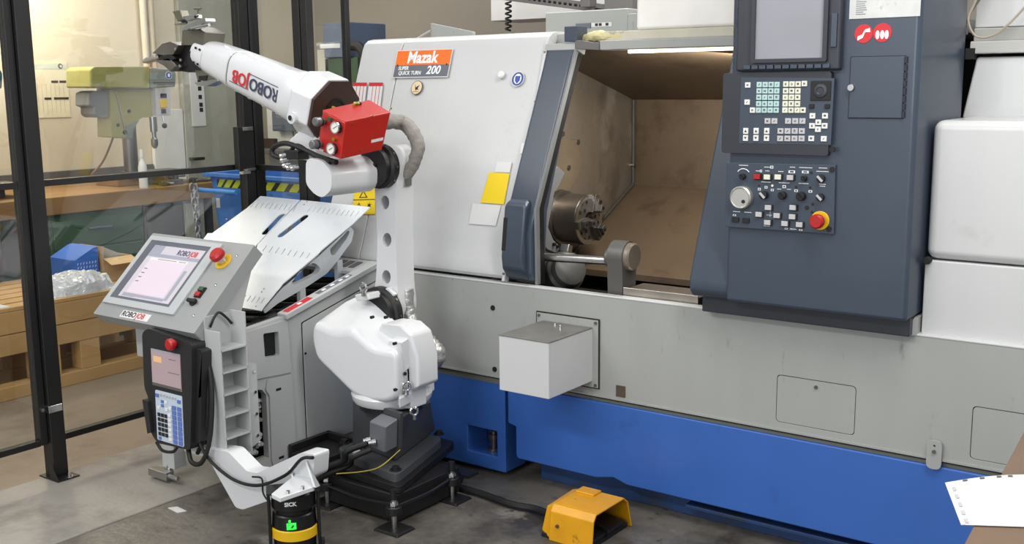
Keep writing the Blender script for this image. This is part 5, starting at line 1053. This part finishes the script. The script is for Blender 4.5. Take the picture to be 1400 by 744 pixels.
# ================================================================== BLUE BIN
bi = thing('tipping_bin','blue steel tipping bin with hazard stripes behind the fence','bin',(-5.4,4.9,-.012))
YB = 4.60; fB = FY(YB)
L0 = P(286,238,y=YB).x; R0 = P(418,238,y=YB).x; ZR = 1.045
obj('bin_front', plate([(L0+.02,ZR-.02),(R0-.02,ZR-.02),(R0-.10,.25),(L0+.14,.25)],[],fB,-.006,0), m_bin, bi, bevel=.002)
obj('bin_back', plate([(L0+.02,ZR-.02),(R0-.02,ZR-.02),(R0-.10,.25),(L0+.14,.25)],[],FY(YB+.75),-.006,0), m_bin, bi)
for s,xa,xb in ((0,L0+.02,L0+.14),(1,R0-.02,R0-.10)): obj('bin_side', hexa([(xb-.003,YB,.25),(xb+.003,YB,.25),(xb+.003,YB+.75,.25),(xb-.003,YB+.75,.25)],[(xa-.003,YB,ZR-.02),(xa+.003,YB,ZR-.02),(xa+.003,YB+.75,ZR-.02),(xa-.003,YB+.75,ZR-.02)]), m_bin, bi)
obj('bin_floor', box(L0+.14,R0-.10,YB,YB+.75,.24,.25), m_bin, bi)
obj('bin_rim', [box(L0-.03,R0+.02,YB-.03,YB+.01,ZR-.025,ZR),box(L0-.03,R0+.02,YB+.74,YB+.78,ZR-.025,ZR),box(L0-.03,L0+.02,YB+.01,YB+.74,ZR-.025,ZR),box(R0-.02,R0+.02,YB+.01,YB+.74,ZR-.025,ZR)], m_bin, bi, bevel=.004)
hb = obj('handle_bar', cyl((L0-.06,YB-.05,ZR-.115),(P(331,255,y=YB).x,YB-.05,ZR-.115),.017,n=14), mat('light_blue_bar',(70,134,206),.35), bi)
zt,zb = ZR-.04, ZR-.092
for i,(xa,xb) in enumerate(((P(297,250,y=YB).x,P(331,250,y=YB).x),(P(362,250,y=YB).x,P(416,250,y=YB).x))):
    hs = obj('hazard_band', fbox(fB,xa,xb,zb,zt,.0005,.002), m_hazk, bi, label='black and lime hazard band')
    n = 3 if i==0 else 3; w = (xb-xa)/(n+.0)
    for k in range(n):
        u = xa+w*k+.0*w; obj('hazard_stripe', plate([(max(xa,u-.02+.0),zb),(u+w*.45,zb),(min(xb,u+w*.45+.05),zt),(u+.03,zt)],[],fB,.002,.0025), m_hazy, hs)
c = rect_px(fB,296,271,301,284); obj('bin_label', fbox(fB,*c,.0005,.002), m_paper, bi)
c = P(335,240,y=YB-.02); obj('white_upright', box(c.x-.02,c.x+.02,YB-.04,YB-.015,.55,ZR), m_paper, bi, bevel=.003)
for x in (L0+.22,R0-.2): 
    for y in (YB+.1,YB+.62): obj('bin_foot', box(x-.05,x+.05,y-.05,y+.05,-.012,.24), m_bin, bi, bevel=.004)
chn = thing('hanging_chain','steel link chain hanging beside the blue bin','chain',(L0-.02,YB-.06,.6))
for s in range(2):
    for k in range(9):
        z = ZR-.10-.046*k; e = V((1,0,0)) if (k+s)%2 else V((0,1,0)); o = V((L0-.06+.045*s+.006*k*(1-s),YB-.10,z))
        obj('chain_link', tube([o+e*(.016*math.cos(t))+V((0,0,.032*math.sin(t))) for t in [2*math.pi*i/12 for i in range(13)]],.0055,6,0), m_steel, chn)
# ================================================================== PALLET WITH BOXES
pa = thing('wooden_pallet','heavy pine pallet base on the tan floor beyond the fence','pallet',(-5.9,3.1,-.012))
XPf = -5.40; ya,yb = 2.0,3.98
for x in (XPf-.10,XPf-.44,XPf-.78): obj('skid_board', box(x-.0,x+.10,ya,yb,-.012,.06), m_wood, pa, bevel=.004)
for x in (XPf-.10,XPf-.44,XPf-.78):
    for y0,y1 in ((2.0,2.14),(2.55,2.68),(3.02,3.17),(3.29,3.41),(3.85,3.98)): obj('block', box(x,x+.095,y0,y1,.06,.225), m_wood, pa, bevel=.004)
for x in (XPf-.10,XPf-.44,XPf-.78):
    obj('bearer', box(x,x+.098,ya,yb,.225,.335), m_wood, pa, bevel=.004)
    obj('beam', box(x,x+.10,ya,3.10,.338,.455), m_wood, pa, bevel=.005); obj('beam', box(x,x+.10,3.105,yb,.338,.455), m_wood, pa, bevel=.005)
for k in range(6): obj('deck_board', box(XPf-.78+.135*k,XPf-.78+.135*k+.105,ya,yb,.456,.478), m_wood, pa, bevel=.003)
ZK = .478
bb = thing('printed_box','blue printed carton with pale dashes on the pallet','box',(-5.75,3.60,ZK))
y0,y1 = 3.49,3.64
bx_ = obj('carton', box(-5.98,-5.72,y0,y1,ZK,ZK+.14), m_bluebox, bb, bevel=.002)
obj('lid_slope', hexa([(-5.98,y0,ZK+.14),(-5.72,y0,ZK+.14),(-5.72,y1,ZK+.14),(-5.98,y1,ZK+.14)],[(-5.98,y0+.12,ZK+.20),(-5.72,y0+.12,ZK+.20),(-5.72,y1,ZK+.205),(-5.98,y1,ZK+.205)]), m_bluebox, bb)
fx = FX(-5.72); dl = []
for r in range(5):
    for c_ in range(7): dl.append(plate([(y0+.012+.019*c_,ZK+.015+.024*r),(y0+.017+.019*c_,ZK+.015+.024*r),(y0+.022+.019*c_,ZK+.028+.024*r),(y0+.017+.019*c_,ZK+.028+.024*r)],[],fx,.0003,.001))
obj('printed_dashes', dl, m_kpad, bb, kind='stuff')
cbx = thing('cardboard_box','open cardboard box beside the blue carton on the pallet','box',(-5.7,3.72,ZK))
for g in (box(-5.95,-5.70,3.66,3.665,ZK,ZK+.13),box(-5.95,-5.70,3.85,3.855,ZK,ZK+.13),box(-5.705,-5.70,3.665,3.85,ZK,ZK+.13),box(-5.95,-5.945,3.665,3.85,ZK,ZK+.13),box(-5.945,-5.705,3.665,3.85,ZK,ZK+.005)): obj('box_wall', g, m_card, cbx)
obj('box_flap', hexa([(-5.70,3.66,ZK+.13),(-5.697,3.66,ZK+.13),(-5.697,3.85,ZK+.13),(-5.70,3.85,ZK+.13)],[(-5.62,3.66,ZK+.10),(-5.617,3.66,ZK+.10),(-5.617,3.85,ZK+.10),(-5.62,3.85,ZK+.10)]), m_card, cbx)
obj('box_flap', hexa([(-5.95,3.66,ZK+.13),(-5.70,3.66,ZK+.13),(-5.70,3.663,ZK+.13),(-5.95,3.663,ZK+.13)],[(-5.95,3.67,ZK+.20),(-5.70,3.67,ZK+.20),(-5.70,3.673,ZK+.20),(-5.95,3.673,ZK+.20)]), m_card, cbx)
obj('paper_flap', hexa([(-5.90,3.68,ZK+.12),(-5.74,3.67,ZK+.12),(-5.74,3.84,ZK+.10),(-5.90,3.84,ZK+.10)],[(-5.92,3.66,ZK+.17),(-5.74,3.68,ZK+.20),(-5.73,3.82,ZK+.13),(-5.90,3.84,ZK+.12)]), mat('grey_paper',(176,172,162),.7), cbx)
def crumple(name, cx, cy, z, rx, ry, h, m, lab, seed):
    rr = random.Random(seed); n = 22; vs = []; fs = []
    for i in range(n):
        for j in range(n):
            u,v = i/(n-1)*2-1, j/(n-1)*2-1; d = max(0,1-(u*u+v*v)**1.0*.8) ; e = 0 if (i in (0,n-1) or j in (0,n-1)) else 1
            vs.append(V((cx+rx*u*(1-.18*abs(v)),cy+ry*v*(1-.1*abs(u)),z+.003+e*(h*d**.7+rr.uniform(0,.028)))))
    for i in range(n-1):
        for j in range(n-1): fs.append((i*n+j,(i+1)*n+j,(i+1)*n+j+1,i*n+j+1))
    k = len(vs); vs += [V((v.x,v.y,z)) for v in vs]; 
    b = [i*n for i in range(n)]+[(n-1)*n+j for j in range(1,n)]+[i*n+n-1 for i in range(n-2,-1,-1)]+[j for j in range(n-2,0,-1)]
    for a in range(len(b)): fs.append((b[a],b[(a+1)%len(b)],b[(a+1)%len(b)]+k,b[a]+k))
    fs += [tuple(q+k for q in f[::-1]) for f in fs[:(n-1)**2]]
    return obj(name,(vs,fs),m,cat='bag',label=lab,sharp=12)
crumple('plastic_bag',-5.56,3.36,ZK,.15,.24,.09,m_foil,'crumpled clear plastic bag lying on the pallet edge',5)
obj('paper_sheet', box(-5.62,-5.42,2.62,2.92,ZK,ZK+.003), m_paper, cat='paper', label='white paper sheet lying on the pallet by the fence post')
# ================================================================== THINGS BEHIND THE RETURN FENCE
ec = thing('electrical_cabinet','pale grey electrical cabinet standing behind the return fence','cabinet',(-5.6,5.9,-.012))
Y5 = 5.75; f5b = FY(Y5); xa = P(364,150,y=Y5).x; xb = P(442,150,y=Y5).x
obj('cabinet_body', box(xa,xb,Y5,Y5+.4,-.012,1.62), m_beige, ec, bevel=.006); obj('cabinet_door', box(xa+.02,xb-.02,Y5-.015,Y5,.05,1.58), mat('pale_cabinet_paint',(196,196,192),.45), ec, bevel=.005)
obj('dark_shelf', box(xa,xb+.1,Y5-.25,Y5-.015,1.10,1.13), m_dgrey, ec, bevel=.003)
bx5 = rect_px(f5b,384,152,410,179); wbx = obj('wall_box', fbox(f5b,*bx5,.02,.09), mat('slate_box',(70,80,94),.4), ec, bevel=.006)
obj('box_label', fbox(f5b,bx5[0]+.05,bx5[1]-.03,bx5[3]-.05,bx5[3]-.03,.09,.092), m_signgrey, wbx); obj('box_cable', tube([f5b.at(bx5[1]-.03,bx5[2],.05),f5b.at(bx5[1],bx5[2]-.1,.06),f5b.at(bx5[1]-.06,bx5[2]-.2,.06)],.006,6), m_rubber, ec)
obj('outlet', fbox(f5b,bx5[0]-.16,bx5[0]-.03,bx5[2]-.16,bx5[2]-.06,.015,.06), m_brown, ec, bevel=.004)
gm = thing('grinding_machine','green machine with a slate blue hood behind the end post','machine',(-5.0,5.8,-.012))
Y6 = 5.55; f6b = FY(Y6)
a = rect_px(f6b,446,78,492,230); obj('machine_body', fbox(f6b,a[0],a[1],-.012,a[3],-.5,0), m_green2, gm, bevel=.01)
a = rect_px(f6b,445,31,481,79); obj('hood', fbox(f6b,*a,-.35,.02), mat('slate_blue_hood',(84,98,122),.45), gm, bevel=.008)
a = rect_px(f6b,441,60,468,66); obj('white_strip', fbox(f6b,*a,.02,.024), m_paper, gm)
a = rect_px(f6b,434,68,449,100); obj('drawer_stack', fbox(f6b,*a,-.2,.0), m_beige, gm, bevel=.004)
obj('exhaust_hose', tube([P(480,62,y=5.5),P(490,64,y=5.5),P(497,74,y=5.5),P(500,95,y=5.5)],.035,10), m_rubber, gm)
# ================================================================== OVERHEAD EQUIPMENT BEHIND THE LATHE
Y7 = 5.35
wcb = obj('wall_cupboard', box(P(671,10,y=Y7).x,-2.4,Y7,Y7+.3,P(690,28,y=Y7).z,2.6), m_paper, cat='cupboard', label='white wall cupboard above and behind the machine roof', bevel=.004)
tA,tB = P(664,-4,y=5.0), P(826,17,y=5.0)
td = (tB-tA).normalized(); tf = Fr(tA,td,V((0,0,1))-td*td.z); TL = (tB-tA).length
ctr = thing('cable_tray','dark perforated steel cable tray above the machine roof','cable tray',tA)
for vz,nm in ((0,'tray_side'),): 
    hl = [rrect(.02+.034*i,.012,.042+.034*i,.026,.004,2) for i in range(int((TL-.05)/.034))]
    obj('tray_side', plate([(0,0),(TL,0),(TL,.04),(0,.04)],hl,tf,-.003,0), m_dgrey, ctr)
obj('tray_floor', fbox(tf,0,TL,-.004,0,-.12,0), m_dgrey, ctr); obj('tray_back', fbox(tf,0,TL,0,.04,-.123,-.12), m_dgrey, ctr)
obj('tray_cable', tube([tf.at(0,.02,-.05),tf.at(TL*.5,.018,-.06),tf.at(TL,.02,-.05)],.014,8), m_rubber, ctr)
obj('tray_bracket', [fbox(tf,TL-.06,TL+.25,-.01,.02,-.10,.0)], mat('grey_bracket',(112,110,106),.5), ctr, bevel=.003)
jb = P(808,5,y=5.0); obj('tray_clamp', box(jb.x-.03,jb.x+.03,4.94,5.0,jb.z-.02,jb.z+.03), m_dgrey, ctr, bevel=.003)
pts = []
for i in range(120):
    t = i/119; b = P(695,-6+48*t,y=5.22); pts.append(b+V((.016*math.cos(t*2*math.pi*7),.016*math.sin(t*2*math.pi*7),0)))
obj('coiled_cable', tube(pts,.006,6,0), m_rubber, cat='cable', label='black coiled cable hanging in front of the white cupboard')
gb = P(840,6,y=5.0); obj('ceiling_bracket', [box(gb.x-.05,gb.x+.12,4.98,5.06,gb.z-.03,gb.z+.5),box(gb.x-.16,gb.x-.12,4.98,5.02,gb.z-.03,gb.z+.5)], m_dgrey, ctr, bevel=.004)
q = P(242,697,z=0); obj('paper_scrap', prism([(q.x-.04,q.y-.012),(q.x+.03,q.y-.02),(q.x+.045,q.y+.01),(q.x-.02,q.y+.016)],'z',0,.003), m_paper, cat='paper', label='small torn white scrap lying on the concrete floor')
# ================================================================== TABLE WITH PAPER
tbl = thing('side_table','brown wooden board table at the machine corner','table',(.1,2.2,0))
ZTb = .75; q0 = P(1400,590,z=ZTb); q1 = P(1316,748,z=ZTb); d = (q1-q0); e0 = q0-d*.1; e1 = q1+d*.6
obj('table_top', plate([(e0.x,e0.y),(e1.x,e1.y),(.75,e1.y+.05),(.75,e0.y+.06)],[],FZ(ZTb),-.03,0), m_tablewood, tbl, bevel=.002)
for x,y in ((-.30,1.62),(.65,1.65),(-.38,2.72),(.65,2.78)): obj('leg', box(x-.03,x+.03,y-.03,y+.03,0,ZTb-.03), m_dgrey, tbl, bevel=.003)
pp = thing('paper_sleeve','white paper in a clear punched sleeve lying over the edge of the brown table','paper',(-.4,2.2,ZTb))
def grid_sheet(c4, n, m, hfun):
    vs = []; fs = []
    for i in range(n+1):
        for j in range(m+1):
            a,b = i/n, j/m; p = (c4[0]*(1-a)+c4[1]*a)*(1-b)+(c4[3]*(1-a)+c4[2]*a)*b; vs.append(p+V((0,0,hfun(a,b))))
    for i in range(n):
        for j in range(m): k = i*(m+1)+j; fs.append((k,k+m+1,k+m+2,k+1))
    return vs, fs
zs = ZTb+.003
cq = [P(1292,660,z=zs),P(1314,717.5,z=zs),P(1450,722,z=zs),P(1420,649,z=zs)]
hf = lambda a,b: .006*math.sin(b*3.1)*(1-a)
vsf = grid_sheet(cq,6,12,hf); top,ff = vsf; k = len(top)
obj('paper_page', (top+[v-V((0,0,.0012)) for v in top], ff+[tuple(i+k for i in f[::-1]) for f in ff]), m_paper, pp)
def lerp(a,b): return (cq[0]*(1-a)+cq[1]*a)*(1-b)+(cq[3]*(1-a)+cq[2]*a)*b+V((0,0,hf(a,b)+.001))
for a in (.15,.33,.52,.70,.88): obj('punch_print', hexa([lerp(a,.05),lerp(a+.09,.05),lerp(a+.09,.085),lerp(a,.085)],[v+V((0,0,.0006)) for v in (lerp(a,.05),lerp(a+.09,.05),lerp(a+.09,.085),lerp(a,.085))]), m_keygrey, pp)
for b in (.18,.36,.54,.66): obj('punch_slot', hexa([lerp(.02,b),lerp(.05,b),lerp(.05,b+.05),lerp(.02,b+.05)],[v+V((0,0,.0006)) for v in (lerp(.02,b),lerp(.05,b),lerp(.05,b+.05),lerp(.02,b+.05))]), m_dgrey, pp)
